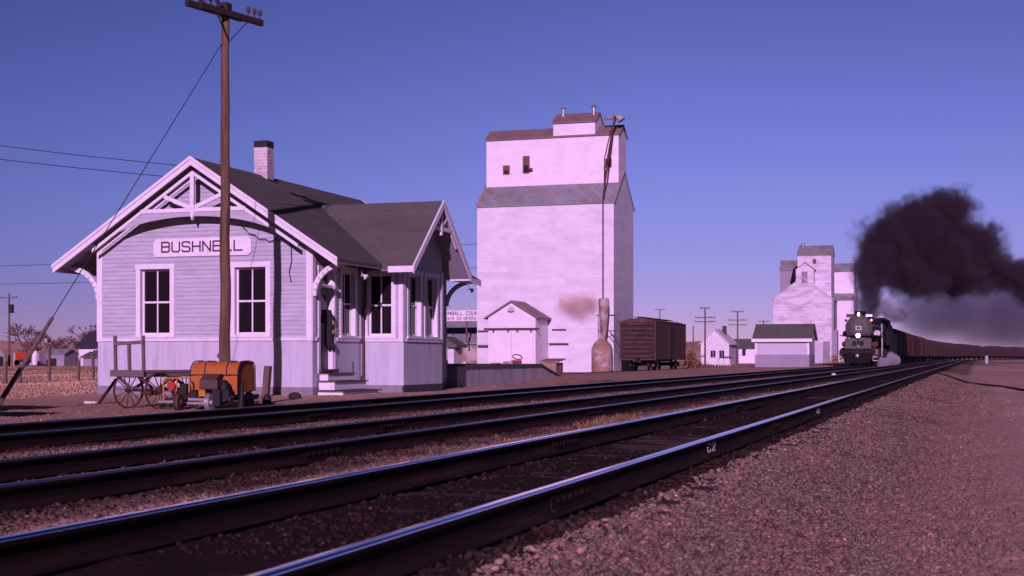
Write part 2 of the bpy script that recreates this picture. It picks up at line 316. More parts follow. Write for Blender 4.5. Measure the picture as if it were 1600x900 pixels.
# lettering: strokes on a 0..1 grid
GL = {'B': [[(0, 0), (0, 1), (.82, 1), (1, .88), (1, .64), (.84, .53), (0, .53)], [(.84, .53), (1, .42), (1, .13), (.84, 0), (0, 0)]],
 'U': [[(0, 1), (0, .16), (.16, 0), (.84, 0), (1, .16), (1, 1)]], 'S': [[(1, .84), (.86, 1), (.14, 1), (0, .86), (0, .66), (.14, .53), (.86, .48), (1, .34), (1, .14), (.86, 0), (.14, 0), (0, .16)]],
 'H': [[(0, 0), (0, 1)], [(1, 0), (1, 1)], [(0, .52), (1, .52)]], 'N': [[(0, 0), (0, 1), (1, 0), (1, 1)]], 'E': [[(1, 1), (0, 1), (0, 0), (1, 0)], [(0, .52), (.85, .52)]],
 'L': [[(0, 1), (0, 0), (1, 0)]], 'K': [[(0, 0), (0, 1)], [(1, 1), (0, .42)], [(.3, .6), (1, 0)]], 'I': [[(.5, 0), (.5, 1)]], 'M': [[(0, 0), (0, 1), (.5, .35), (1, 1), (1, 0)]],
 'A': [[(0, 0), (.5, 1), (1, 0)], [(.2, .36), (.8, .36)]], 'C': [[(1, .82), (.84, 1), (.16, 1), (0, .84), (0, .16), (.16, 0), (.84, 0), (1, .18)]],
 'O': [[(.16, 0), (0, .16), (0, .84), (.16, 1), (.84, 1), (1, .84), (1, .16), (.84, 0), (.16, 0)]], 'T': [[(.5, 0), (.5, 1)], [(0, 1), (1, 1)]], 'Y': [[(0, 1), (.5, .5), (1, 1)], [(.5, .5), (.5, 0)]],
 'G': [[(1, .82), (.84, 1), (.16, 1), (0, .84), (0, .16), (.16, 0), (.84, 0), (1, .16), (1, .45), (.6, .45)]], 'R': [[(0, 0), (0, 1), (.82, 1), (1, .86), (1, .62), (.84, .5), (0, .5)], [(.5, .5), (1, 0)]],
 'P': [[(0, 0), (0, 1), (.82, 1), (1, .86), (1, .62), (.84, .5), (0, .5)]], 'V': [[(0, 1), (.5, 0), (1, 1)]], '-': [[(.15, .5), (.85, .5)]], 'D': [[(0, 0), (0, 1), (.75, 1), (1, .8), (1, .2), (.75, 0), (0, 0)]],
 '2': [[(0, .82), (.16, 1), (.84, 1), (1, .84), (1, .6), (0, 0), (1, 0)]], ' ': []}
def lettering(text, F, u0, z0, w, h, gap, d, stroke, thick=.012):
    """flat raised strokes on a wall frame, reading along u"""
    ox, oy, ux, uy, nx, ny = F; mb = MB(); u = u0
    P = lambda a, z, dd: Vector((ox+ux*a+nx*dd, oy+uy*a+ny*dd, z))
    for ch in text:
        cw = w*(.3 if ch == 'I' else .6 if ch in ' -' else 1)
        for i, pl in enumerate(GL[ch]):
            for j in range(len(pl)-1):
                a = Vector((u+pl[j][0]*cw, z0+pl[j][1]*h)); b = Vector((u+pl[j+1][0]*cw, z0+pl[j+1][1]*h)); e = (b-a).normalized()*stroke*.42
                mb.bar(P(a.x-e.x, a.y-e.y, d+thick*(.5+.013*(i*9+j))), P(b.x+e.x, b.y+e.y, d+thick*(.5+.013*(i*9+j))), stroke, thick, up=(nx, ny, 0))
        u += cw+gap
    return mb, u

def gable_prism(x0, x1, y0, y1, z0, ze, zr, axis='x'):
    """house body with a pitched top; ridge along axis"""
    mb = MB()
    if axis == 'x':
        ym = (y0+y1)/2; mb.prism([(x0, y0, z0), (x0, y1, z0), (x0, y1, ze), (x0, ym, zr), (x0, y0, ze)], (x1-x0, 0, 0))
    else:
        xm = (x0+x1)/2; mb.prism([(x0, y0, z0), (x1, y0, z0), (x1, y0, ze), (xm, y0, zr), (x0, y0, ze)], (0, y1-y0, 0))
    return mb
def gable_roof(x0, x1, y0, y1, ze, zr, axis='x', ov=.25, t=.12, eo=.25):
    """two roof slabs meeting at a ridge: ov past the gables, eo past the eaves"""
    mb = MB(); g = .004
    if axis == 'x':
        ym = (y0+y1)/2; k = (zr-ze)/(ym-y0)
        prof = [(y0-eo, ze-k*eo+g), (ym, zr+g), (y1+eo, ze-k*eo+g), (y1+eo, ze-k*eo+g+t), (ym, zr+g+t), (y0-eo, ze-k*eo+g+t)]
        mb.prism([(x0-ov, y, z) for y, z in prof], (x1-x0+2*ov, 0, 0))
    else:
        xm = (x0+x1)/2; k = (zr-ze)/(xm-x0)
        prof = [(x0-eo, ze-k*eo+g), (xm, zr+g), (x1+eo, ze-k*eo+g), (x1+eo, ze-k*eo+g+t), (xm, zr+g+t), (x0-eo, ze-k*eo+g+t)]
        mb.prism([(x, y0-ov, z) for x, z in prof], (0, y1-y0+2*ov, 0))
    return mb

# ------------------------------------------------------------------ ground
CURVE_Y, CURVE_R = 300.0, 1640.0            # the line swings right in the distance
def bend(y): y = np.asarray(y, float); return np.where(y > CURVE_Y, (y-CURVE_Y)**2/(2*CURVE_R), 0.0)
def dbend(y): return (y-CURVE_Y)/CURVE_R if y > CURVE_Y else 0.0
TA, TB, TC = -10.9, -6.97, -3.14           # centre lines of the three through tracks
ZA, ZB, ZC, ZD = -.09, -.10, 0.0, -.38      # their rail tops
_px = [-4000, -60, -30, -27.6, -24.4, -23.5, -22.4, -16, -14, -12.6, -12.2, -9.6, -9.0, -8.6, -5.4, -5.0, -4.6, -4.4, -1.95, -1.6, -.5, 1.5, 8, 4000]
_pz = [-.55, -.55, -.55, -.55, -.53, -.42, -.25, -.23, -.22, -.24, -.27, -.27, -.24, -.28, -.28, -.22, -.22, -.19, -.2, -.23, -.43, -.47, -.5, -.55]
def gz(x, y):
    u = np.asarray(x, float)-bend(y); y = np.asarray(y, float)
    z = np.interp(u, _px, _pz)
    nearf = np.clip(1-np.abs(y)/160, .1, 1)
    z = z+(vnoise(u, y, .55)-.5)*.035*nearf+(vnoise(u+31, y, 1.9)-.5)*.05*nearf+(vnoise(u, y+9, .21)-.5)*.02*nearf
    far = np.clip((-u-24)/20, 0, 1); z = z+far*(vnoise(u, y, 9)-.5)*.25
    for bx, by, sx, sy, h in ((-13.9, 47.5, .9, 2.6, .30), (-13.8, 53, .8, 2.2, .22), (-13.7, 40.5, .7, 1.5, .10), (-18.2, 133.6, 1.0, .9, .18), (-5.05, 20.4, .35, .8, .06)):
        z = z+h*np.exp(-((u-bx)/sx)**2-((y-by)/sy)**2)
    return z
def gz1(x, y): return float(gz(np.array([x]), np.array([y]))[0])

def grid_mesh(name, X, Y, Z, col=None):
    ny, nx = X.shape; me = bpy.data.meshes.new(name); nv = nx*ny
    co = np.stack([X, Y, Z], -1).reshape(-1, 3); me.vertices.add(nv); me.vertices.foreach_set('co', co.ravel())
    i = np.arange(nv).reshape(ny, nx); q = np.stack([i[:-1, :-1], i[:-1, 1:], i[1:, 1:], i[1:, :-1]], -1).reshape(-1, 4)
    nf = len(q); me.loops.add(nf*4); me.polygons.add(nf); me.loops.foreach_set('vertex_index', q.ravel())
    me.polygons.foreach_set('loop_start', np.arange(nf)*4); me.update(); me.polygons.foreach_set('use_smooth', np.ones(nf, bool))
    if col is not None:
        a = me.color_attributes.new('col', 'FLOAT_COLOR', 'POINT'); a.data.foreach_set('color', np.concatenate([col.reshape(-1, 3), np.ones((nv, 1))], 1).ravel().astype(np.float32))
    me.validate(); o = bpy.data.objects.new(name, me); COL.objects.link(o); return o

_cx = [-4000, -60, -27.8, -27.0, -25, -24.3, -23, -16, -13.2, -12.6, -12.0, -9.9, -9.5, -9.0, -8.6, -8.0, -5.9, -5.55, -5.1, -4.75, -4.4, -4.0, -2.4, -2.25, -2.0, -1.7, -.6, -.2, 1.2, 4000]
_cc = dict(dirt=(.45, .29, .205), dry=(.47, .29, .17), oil=(.026, .013, .012), oil2=(.052, .029, .024), bal=(.22, .145, .112), balm=(.13, .08, .065), path=(.50, .345, .265), grav=(.20, .135, .10))
_ck = ['dry', 'dry', 'dirt', 'balm', 'balm', 'dirt', 'dirt', 'dirt', 'dirt', 'bal', 'oil2', 'oil2', 'balm', 'bal', 'balm', 'oil2', 'oil2', 'balm', 'bal', 'bal', 'oil2', 'oil', 'oil', 'oil', 'oil2', 'grav', 'grav', 'path', 'path', 'dry']
def gcol(x, y):
    u = np.asarray(x, float)-bend(y); y = np.asarray(y, float)
    fac = np.clip(1-np.abs(y)/500, .2, 1)
    u2 = u+((vnoise(u, y, .7)-.5)*.55+(vnoise(u+5, y, 2.7)-.5)*.7)*np.where(u > -13, np.where(u > -2.3, .55, 1), 3)*fac
    c = np.stack([np.interp(u2, _cx, [_cc[k][i] for k in _ck]) for i in range(3)], -1)
    n = (vnoise(u, y, 6)-.5)*.3+(vnoise(u, y, 27)-.5)*.3
    return c*(1+n)[..., None]
us = np.unique(np.concatenate([np.arange(-16, 3.01, .09), np.arange(-30, -16, .35), -30-np.geomspace(.4, 3200, 60), 3+np.geomspace(.2, 3200, 46)]))
ys = np.unique(np.concatenate([[-300, -60, -20, -8, 0], np.arange(3, 30, .1), 30+np.geomspace(.1, 3600, 260)]))
UU, YY = np.meshgrid(us, ys); XX = UU+bend(np.minimum(YY, 900))
ground = grid_mesh('ground', XX, YY, gz(XX, np.minimum(YY, 900)), gcol(XX, np.minimum(YY, 900)))
ground.data.materials.append(attr_mat('ground_dirt_and_ballast', nscale=7, var=.30, bump=.9, bscale=22, n2=38, var2=.3)); tag(ground, kind='structure')

# low dry hills along the horizon
th = np.radians(np.linspace(-42, 34, 190)); rr = np.concatenate([np.linspace(420, 1500, 44), [1800, 2600]])
TT, RR = np.meshgrid(th, rr)
HX, HY = RR*np.sin(TT), RR*np.cos(TT)
top = (14+4*np.sin(TT*5+.6)+2*np.sin(TT*13+1)+(vnoise(HX, HY, 160)-.5)*4)*(1-.85*np.clip((np.degrees(TT)+10)/8, 0, 1))
rise = np.clip((RR-(520+90*np.sin(TT*9)))/150, 0, 1); rise = rise*rise*(3-2*rise)
HZ = -1.2+rise*top*.80+rise*(vnoise(HX+50, HY, 60)-.5)*1.8+np.clip((RR-700)/800, 0, 1)*top*.35
hc = np.array([.66, .42, .29])*(1+(vnoise(HX, HY, 70)-.5)*.5+(vnoise(HX, HY*3, 200)-.5)*.4)[..., None]
hills = grid_mesh('hills', HX, HY, HZ, hc); hills.data.materials.append(attr_mat('dry_grass_hills', nscale=.05, var=.2, bump=0, n2=.3)); tag(hills, kind='structure')
# ------------------------------------------------------------------ things whose parts are modelled in world coordinates
def wthing(name, label, cat, loc, group=None):
    return thing(name, label, cat, loc, 0, group)
def wpart(mb, name, m, root, bevel=0):
    o = mb.build(name, m, root, bevel); o.matrix_parent_inverse = Matrix.Translation(-root.location); return o

def wpieces(mb, name, m, root, bevel=0):
    for p in mb.pieces(): wpart(p, name, m, root, bevel)
# ------------------------------------------------------------------ tracks
def railhead_mat(name, col, rough):
    m = mat(name, col, rough, metal=1.0, var=.15, scale=1.2, stretch=(30, .25, 30)); return m
M_shine = railhead_mat('polished_rail_head', (.95, .90, .95), .13)
M_dull = railhead_mat('dull_rail_head', (.5, .46, .5), .32)
M_rail = mat('oily_rail_steel', (.020, .011, .011), .85, spec=.08, var=.5, scale=4, stretch=(8, .4, 8), dirt=(.05, .024, .019), dscale=1.5, dlo=.5, dhi=.7)
def sweep(mb, prof, mats, uc, zc, ys_):
    n = len(prof); vs = []
    for y in ys_:
        y = float(y); s = dbend(y); c = 1/math.sqrt(1+s*s); off = float(bend(y))
        for (a, b) in prof: vs.append((uc+off+a*c, y-a*s*c, zc+b))
    o = len(mb.v); mb.v += vs
    for i in range(len(ys_)-1):
        for k in range(n):
            mb.f.append([o+i*n+k, o+i*n+(k+1) % n, o+(i+1)*n+(k+1) % n, o+(i+1)*n+k]); mb.m.append(mats[k]); mb.sm.append(True)
    mb.f.append([o+k for k in range(n)]); mb.m.append(0); mb.sm.append(False)
    mb.f.append([o+(len(ys_)-1)*n+k for k in range(n)][::-1]); mb.m.append(0); mb.sm.append(False)
M_joint = mat('oily_joint_bar', (.022, .012, .011), .85, var=.6, scale=14, spec=.08)
PROF = [(-.072, -.18), (.072, -.18), (.072, -.168), (.018, -.150), (.010, -.125), (.010, -.055), (.036, -.042), (.037, -.012), (.033, -.003), (.016, 0), (-.016, 0), (-.033, -.003), (-.037, -.012), (-.036, -.042), (-.010, -.055), (-.010, -.125), (-.018, -.150), (-.072, -.168)]
PM = [0]*18
for k in (8, 9, 10): PM[k] = 1
PM[7] = 1; PM[11] = 1
tie_me = None
def track(label, uc, z, y0, y1, head, near_ties, tie_drop, joints=(), group='tracks through the station', step=.53):
    global tie_me
    root = wthing('railway_track', label, 'railway track', (uc, max(y0, 0), z-.19), group)
    yy = [y0]+([] if y1 <= CURVE_Y else list(np.arange(CURVE_Y, y1, 12)))+[y1]
    yy = sorted(set([float(v) for v in yy]+[float(v) for v in np.arange(max(y0, 0)+3, min(y1, 60), 1.5)]))
    rnd = random.Random(int(-uc*100))
    for sgn in (1, -1):
        mb = MB(); sweep(mb, PROF, PM, uc+sgn*.755, z, yy); wpart(mb, 'rail', [M_rail, head], root)
    # ties: the nearest hundred one by one, the rest as one mass
    ys_t = np.arange(max(y0, 3.0), min(y1, 250), step)
    if tie_me is None:
        t = MB().box(-1.28, 1.28, -.115, .115, -.17, 0); ob = t.build('tie', M_tie, None, .012)
        tie_me = ob.data; bpy.data.objects.remove(ob)
    far = MB()
    for i, y in enumerate(ys_t):
        if i < near_ties:
            o = bpy.data.objects.new('tie', tie_me); COL.objects.link(o); o.parent = root
            o.matrix_parent_inverse = Matrix.Translation(-root.location)
            o.location = (uc+rnd.uniform(-.05, .05), y+rnd.uniform(-.03, .03), z-.182-tie_drop+rnd.uniform(-.008, .004)); o.rotation_euler.z = rnd.uniform(-.02, .02)
            bv = o.modifiers.new('bevel', 'BEVEL'); bv.width = .015; bv.segments = 1
        else: far.box(uc-1.28, uc+1.28, y-.115, y+.115, z-.35, z-.183-tie_drop)
    if far.v: tag(wpart(far, 'ties', M_tie, root), kind='stuff')
    for (sgn, y) in joints:
        x = uc+sgn*.755
        for sd in (1, -1):
            mb = MB(); a, b = x+sd*.0105, x+sd*.020
            mb.box(min(a, b), max(a, b), y-.45, y+.45, z-.135, z-.055)
            mb.box(min(a, x+sd*.05), max(a, x+sd*.05), y-.45, y+.45, z-.160, z-.140)
            for q in (-.34, -.20, -.07, .07, .20, .34): mb.cyl((x+sd*.018, y+q, z-.096), (x+sd*.036, y+q, z-.096), .017, n=6)
            wpart(mb, 'joint_bar', M_joint, root)
    return root
tc_ = track('nearest track, two tall rails with bright polished heads in the foreground', TC, ZC, -2, 900, M_shine, 100, .024, ((1, 8.45), (-1, 13.6), (1, 17.9), (-1, 24.5), (1, 29), (-1, 35.6)))
track('middle track, lower rails half buried in ballast between the two others', TB, ZB, 3, 900, M_dull, 100, .03, ((1, 12.9), (-1, 18.3), (1, 23.6), (-1, 29.2)))
track('track next to the depot platform that the steam train is running on', TA, ZA, 6, 900, M_dull, 100, .04, ((1, 21), (-1, 26)))
# marks in white paint on the web of the nearest rail
for (y, h) in ((13.15, .10), (22.7, .08)):
    F = (TC+.755, y, 0, 1, 1, 0)
    mb, _ = lettering('C2', F, 0, ZC-.130, .15, .072, .08, .0112, .016, .003); wpart(mb, 'paint_mark', M_white_old, tc_)
# the elevator siding: straight past the elevator, then easing in towards the other tracks
def sidex(y): t = min(max((y-128)/130, 0), 1); return -26+t*t*(3-2*t)*9.5
sd = wthing('railway_track', 'rusty siding track in front of the tall white grain elevator', 'railway track', (-26, 70, ZD-.19), 'tracks through the station')
for sgn in (1, -1):
    mb = MB(); ysd = list(np.arange(58, 262, 3.0)); n = len(PROF); o = 0
    for y in ysd: mb.v += [(sidex(y)+sgn*.755+a, y, ZD+b+.0) for a, b in PROF]
    for i in range(len(ysd)-1):
        for k in range(n): mb.f.append([i*n+k, i*n+(k+1) % n, (i+1)*n+(k+1) % n, (i+1)*n+k]); mb.m.append(PM[k]); mb.sm.append(True)
    wpart(mb, 'rail', [M_rust, M_dull], sd)
for k in range(100):
    y = 60+k*.9; o = bpy.data.objects.new('tie', tie_me); COL.objects.link(o); o.parent = sd; o.matrix_parent_inverse = Matrix.Translation(-sd.location); o.location = (sidex(y), y, ZD-.20)

# ------------------------------------------------------------------ ballast stones and weeds (nobody could count them)
def stones(name, pos, size, col):
    n = len(pos)
    b = bmesh.new(); bmesh.ops.create_icosphere(b, subdivisions=1, radius=1); base = np.array([v.co[:] for v in b.verts]); fc = np.array([[v.index for v in f.verts] for f in b.faces]); b.free()
    nv, nf = len(base), len(fc)
    j = 1+RNG.normal(0, .22, (n, nv, 1)); sc = size[:, None, None]*np.stack([RNG.uniform(.75, 1.3, n), RNG.uniform(.75, 1.3, n), RNG.uniform(.45, .8, n)], -1)[:, None, :]
    a = RNG.uniform(0, 6.28, n); ca, sa = np.cos(a)[:, None], np.sin(a)[:, None]
    v = base[None]*j*sc; tx = RNG.normal(0, .35, n)[:, None]
    x = v[..., 0]*ca-v[..., 1]*sa; y = v[..., 0]*sa+v[..., 1]*ca; z = v[..., 2]+tx*x
    V = np.stack([x, y, z], -1)+pos[:, None, :]
    F = (fc[None]+np.arange(n)[:, None, None]*nv).reshape(-1, 3); me = bpy.data.meshes.new(name)
    me.vertices.add(n*nv); me.vertices.foreach_set('co', V.reshape(-1)); me.loops.add(len(F)*3); me.polygons.add(len(F))
    me.loops.foreach_set('vertex_index', F.ravel()); me.polygons.foreach_set('loop_start', np.arange(len(F))*3); me.update()
    c = me.color_attributes.new('col', 'FLOAT_COLOR', 'POINT'); cc = np.repeat(np.concatenate([col, np.ones((n, 1))], 1), nv, 0); c.data.foreach_set('color', cc.ravel().astype(np.float32))
    me.validate(); o = bpy.data.objects.new(name, me); COL.objects.link(o); return tag(o, kind='stuff')
def scatter(n, xlo, xhi, ylo, yhi, p=1.0):
    """more of them close by: uniform in log distance"""
    y = np.exp(RNG.uniform(math.log(ylo), math.log(yhi), n)) if p == 1 else ylo+(yhi-ylo)*RNG.random(n)**p
    x = RNG.uniform(xlo, xhi, n)+RNG.normal(0, .12, n); return x, y
def fill(n, xlo, xhi, ylo, yhi, s0, s1, sink=.25, tone=1.0, p=1.0, edge=.75):
    x, y = scatter(n, xlo, xhi, ylo, yhi, p); s = s0*(s1/s0)**RNG.random(n)
    k = RNG.random(n) < np.clip(.5+.6*vnoise(x, y, .8), 0, 1)*np.clip((edge-x)/.9, 0, 1); x, y, s = x[k], y[k], s[k]; n = len(x)
    pos = np.stack([x, y, gz(x, y)+s*sink], -1)
    c = np.where(((x > -2.1) & (x < .6))[:, None], np.array([.205, .140, .108]), gcol(x, y))*tone*np.exp(RNG.normal(0, .24, n))[:, None]*np.stack([1+RNG.normal(0, .10, n), np.ones(n), 1+RNG.normal(0, .10, n)], -1)
    pale = RNG.random(n) < .03; c[pale] = c[pale]*1.7+.02
    return pos, s, c
sets = [fill(50000, -2.0, .15, 5.6, 34, .007, .018), fill(17000, -2.2, .3, 30, 90, .012, .030, p=1.6), fill(9000, -.9, .9, 6, 40, .005, .013, tone=1.05),
        fill(13000, -5.35, -4.25, 8.5, 55, .011, .032, tone=1.15), fill(9000, -5.3, -4.3, 6.2, 15, .010, .032, tone=1.1), fill(4000, -4.0, -2.3, 6, 40, .009, .025, tone=1.3), fill(2500, -2.4, -1.8, 5.5, 30, .010, .03, tone=1.2),
        fill(9000, -9.7, -8.0, 13, 75, .012, .032, tone=1.1), fill(6000, -9.7, -8.1, 10.5, 24, .010, .03, tone=1.0), fill(3500, -8.0, -6.0, 8, 60, .010, .028, tone=1.2), fill(2500, -13, -11.9, 18, 70, .010, .026), fill(3500, -17, -12.8, 18, 60, .006, .016), fill(10000, -6.15, -5.2, 7, 34, .009, .030, tone=.9), fill(6000, -10.0, -7.7, 10, 40, .009, .028, tone=.9),
        fill(12000, -.2, 3.4, 8, 75, .004, .013, tone=.95, edge=9), fill(700, -.6, 3, 8, 60, .012, .03, tone=.9, edge=9)]
b_ = stones('ballast', np.concatenate([s[0] for s in sets]), np.concatenate([s[1] for s in sets]), np.concatenate([s[2] for s in sets]))
b_.data.materials.append(attr_mat('ballast_stone', nscale=25, var=.25, bump=.3, bscale=60, rough=.9, n2=9, var2=.2))
# dry weed tufts and straw
wv, wf, wc = [], [], []
def tuft(x, y, n, h, spread, lay=.5):
    z = gz1(x, y)
    for _ in range(n):
        a = random.uniform(0, 6.28); r = random.random()**.5*spread; bx, by = x+math.cos(a)*r, y+math.sin(a)*r; hh = h*random.uniform(.4, 1.1)
        d = random.uniform(0, 6.28); l = hh*random.uniform(.2, 1)*lay*2; w = random.uniform(.003, .007)
        px_, py_ = -math.sin(d)*w, math.cos(d)*w; o = len(wv); zb = z-.01
        wv.extend([(bx-px_, by-py_, zb), (bx+px_, by+py_, zb), (bx+math.cos(d)*l*.5+px_*.8, by+math.sin(d)*l*.5+py_*.8, zb+hh*.7), (bx+math.cos(d)*l*.5-px_*.8, by+math.sin(d)*l*.5-py_*.8, zb+hh*.7), (bx+math.cos(d)*l, by+math.sin(d)*l, zb+hh*.9)])
        wf.extend([(o, o+1, o+2, o+3), (o+3, o+2, o+4)])
for _ in range(90):
    x = random.choice([random.uniform(-5.4, -4.3), random.uniform(-9.4, -8.1), random.uniform(-6.2, -4.6), random.uniform(-13.4, -12)]); y = math.exp(random.uniform(math.log(11), math.log(60)))
    tuft(x, y, random.randint(6, 22), random.uniform(.03, .10), random.uniform(.05, .22), .8)
for _ in range(170):
    tuft(random.choice([random.uniform(-6.0, -4.4), random.uniform(-5.6, -4.5), random.uniform(-9.8, -8.0)]), random.uniform(7, 30), random.randint(2, 7), random.uniform(.02, .05), random.uniform(.03, .12), 1.6)
for q in range(26): tuft(-5.05+random.gauss(0, .22), 20.4+random.gauss(0, .55), 26, .12, .2, 1.0)
for q in range(9): tuft(-4.95+random.gauss(0, .15), 15.2+random.gauss(0, .5), 14, .07, .16, 1.2)
me = bpy.data.meshes.new('weeds'); me.from_pydata(wv, [], wf); me.materials.append(M_straw); weeds = bpy.data.objects.new('weeds', me); COL.objects.link(weeds); tag(weeds, kind='stuff')

# dry grass standing in the fields: upright blades that catch the low sun
def field(name, n, x, y, h0, h1, w0, w1):
    z = gz(x, y); a = RNG.normal(0, .9, n); h = RNG.uniform(h0, h1, n); w = RNG.uniform(w0, w1, n); dx, dy = np.cos(a)*w/2, np.sin(a)*w/2; lx, ly = RNG.normal(0, .35, n)*h, RNG.normal(0, .35, n)*h
    V = np.stack([np.stack([x-dx, y-dy, z-.02], -1), np.stack([x+dx, y+dy, z-.02], -1), np.stack([x+dx*.5+lx, y+dy*.5+ly, z+h], -1), np.stack([x-dx*.5+lx, y-dy*.5+ly, z+h], -1)], 1)
    me = bpy.data.meshes.new(name); me.vertices.add(n*4); me.vertices.foreach_set('co', V.reshape(-1)); me.loops.add(n*4); me.polygons.add(n)
    me.loops.foreach_set('vertex_index', np.arange(n*4)); me.polygons.foreach_set('loop_start', np.arange(n)*4); me.update()
    cc = np.array([.46, .30, .19])*np.exp(RNG.normal(0, .18, n))[:, None]*(1+(vnoise(x, y, 7)-.5)*.6+(vnoise(x, y, 2)-.5)*.4)[:, None]
    at = me.color_attributes.new('col', 'FLOAT_COLOR', 'POINT'); at.data.foreach_set('color', np.repeat(np.concatenate([cc, np.ones((n, 1))], 1), 4, 0).ravel().astype(np.float32))
    me.validate(); o = bpy.data.objects.new(name, me); COL.objects.link(o); return tag(o, kind='stuff')
_n = 110000; _y = np.exp(RNG.uniform(math.log(36), math.log(330), _n)); _x = -RNG.uniform(.42, 1.0, _n)*_y
_k = (_x < -24.5) & ((_y > 49) | (RNG.random(_n) < .5)) & (RNG.random(_n) < np.clip(vnoise(_x, _y, 5)*1.6, .15, 1)) & ~((_x > -60) & (_x < -24) & (_y > 84) & (_y < 160)); _x, _y = _x[_k], _y[_k]
grass = field('dry_grass', len(_x), _x, _y, .02, .075, .02, .055); grass.data.materials.append(attr_mat('dry_grass_blades', bump=0, nscale=.5, var=.15))
# ------------------------------------------------------------------ the depot
DX0, DX1, DY0, DY1 = -22.3, -16.0, 32.7, 42.3
ZF, ZBELT = -.02, 1.22
RX, RZ, SL = -19.17, 5.88, .65                     # ridge line and slope
EX0, EX1 = -23.33, -15.05; RY0, RY1 = 32.2, 42.85
roofz = lambda x: RZ-abs(x-RX)*SL
BX, BY0, BY1 = -14.76, 35.74, 38.67                # bay window
depot = wthing('depot', 'pale grey wooden railway depot with white trim and a dark gabled roof', 'station building', (-19.15, 37.5, -.25))
F_front = (DX0, DY0, 1, 0, 0, -1); F_side = (DX1, DY0, 0, 1, 1, 0)
F_bn = (DX1, BY0, 1, 0, 0, -1); F_bs = (BX, BY0, 0, 1, 1, 0); F_bf = (DX1, BY1, 1, 0, 0, 1)
F_back = (DX0, DY0, 0, 1, -1, 0); F_end = (DX0, DY1, 1, 0, 0, 1)
def clap(mb, F, ulen, z0, z1, holes, span=None, pitch=.112):
    ox, oy, ux, uy, nx, ny = F; cuts = sorted(set([z0, z1]+[h[2] for h in holes if z0 < h[2] < z1]+[h[3] for h in holes if z0 < h[3] < z1]))
    z = z0; rows = []
    while z < z1-.002:
        t = min(z+pitch, z1); sub = [z]+[c for c in cuts if z+.003 < c < t-.003]+[t]
        rows += [(z, pitch, sub[i], sub[i+1]) for i in range(len(sub)-1)]; z = t
    for (zr, p, a, b) in rows:
        u0, u1 = (0, ulen) if span is None else span((a+b)/2)
        iv = [(u0, u1)]
        for h in holes:
            if h[2] < (a+b)/2 < h[3]: iv = [w for (s, e) in iv for w in ((s, min(e, h[0])), (max(s, h[1]), e)) if w[1]-w[0] > .002]
        da, db = .018-.013*(a-zr)/p, .018-.013*(b-zr)/p
        for (s, e) in iv:
            P = lambda u, d, zz: (ox+ux*u+nx*d, oy+uy*u+ny*d, zz)
            mb.add([P(s, da, a), P(e, da, a), P(e, db, b), P(s, db, b), P(s, 0, a), P(e, 0, a)], [(0, 1, 2, 3), (4, 5, 1, 0)])
def opening(root, F, u0, u1, z0, z1, depth=.17, grid=2, casing=.13, name='window', meet=True, shade=None):
    """casing, deep jambs, two sashes with a centre bar, dark glass"""
    c = MB()
    c.fbox(F, u0-casing, u0, .003, .035, z0, z1); c.fbox(F, u1, u1+casing, .003, .035, z0, z1)
    c.fbox(F, u0-casing-.02, u1+casing+.02, .003, .045, z1, z1+casing); c.fbox(F, u0-casing-.03, u1+casing+.03, .003, .07, z0-.06, z0)
    j = .022
    c.fbox(F, u0-j, u0, -depth, .002, z0, z1); c.fbox(F, u1, u1+j, -depth, .002, z0, z1); c.fbox(F, u0-j, u1+j, -depth, .002, z1, z1+j); c.fbox(F, u0-j, u1+j, -depth, .002, z0-j, z0)
    w = wpart(c, name, M_white, root)
    s = MB(); b = .05; d0, d1 = -depth+.03, -depth+.075; zm = (z0+z1)/2
    s.fbox(F, u0, u0+b, d0, d1, z0, z1); s.fbox(F, u1-b, u1, d0, d1, z0, z1)
    s.fbox(F, u0+b, u1-b, d0, d1, z0, z0+b*1.3); s.fbox(F, u0+b, u1-b, d0, d1, z1-b, z1)
    if meet: s.fbox(F, u0+b, u1-b, d0, d1+.01, zm-.025, zm+.025)
    for k in range(1, grid):
        um = u0+(u1-u0)*k/grid; s.fbox(F, um-.018, um+.018, d0+.004, d1-.004, z0+b*1.3, zm-.025); s.fbox(F, um-.018, um+.018, d0+.004, d1-.004, zm+.025, z1-b)
    s.build('sash', M_white, w)
    MB().fbox(F, u0+.01, u1-.01, -depth+.042, -depth+.050, z0+.01, z1-.01).build('glass', M_glass, w)
    if shade: MB().fbox(F, u0+.03, u1-.03, -depth-.03, -depth-.02, shade, z1).build('window_shade', M_soffit, w)
    return w
H = {}
H['front'] = [(1.31, 2.20, 1.32, 3.06), (4.11, 5.0, 1.32, 3.06)]
H['side'] = [(.42, 1.25, .43, 2.96), (1.75, 2.58, 1.32, 3.02)]
H['bn'] = [(.20, .90, 1.32, 3.0)]
H['bs'] = [(.36, 1.22, 1.32, 3.0), (1.62, 2.48, 1.32, 3.0)]
sid = MB()
ftop = lambda z: (max(0, (RX-(RZ-.14-z)/SL)-DX0), min(6.3, (RX+(RZ-.14-z)/SL)-DX0))
clap(sid, F_front, 6.3, ZBELT, 5.7, H['front'], ftop)
clap(sid, F_end, 6.3, ZF, 5.7, [], ftop)
SIDE_LEN = BY0-DY0
clap(sid, F_side, SIDE_LEN, ZBELT, 3.62, H['side'])
F_side2 = (DX1, BY1, 0, 1, 1, 0); clap(sid, F_side2, DY1-BY1, ZF, 3.62, [])
clap(sid, F_back, DY1-DY0, ZF, 3.1, [])
clap(sid, F_bn, 1.24, ZBELT, 3.4, H['bn']); clap(sid, F_bf, 1.24, ZF, 3.4, [])
BC = (BY0+BY1)/2; BRZ, BSL = 5.10, .86; BEH = 2.26      # bay roof: ridge height, slope, half width
bz = lambda y: BRZ-abs(y-BC)*BSL
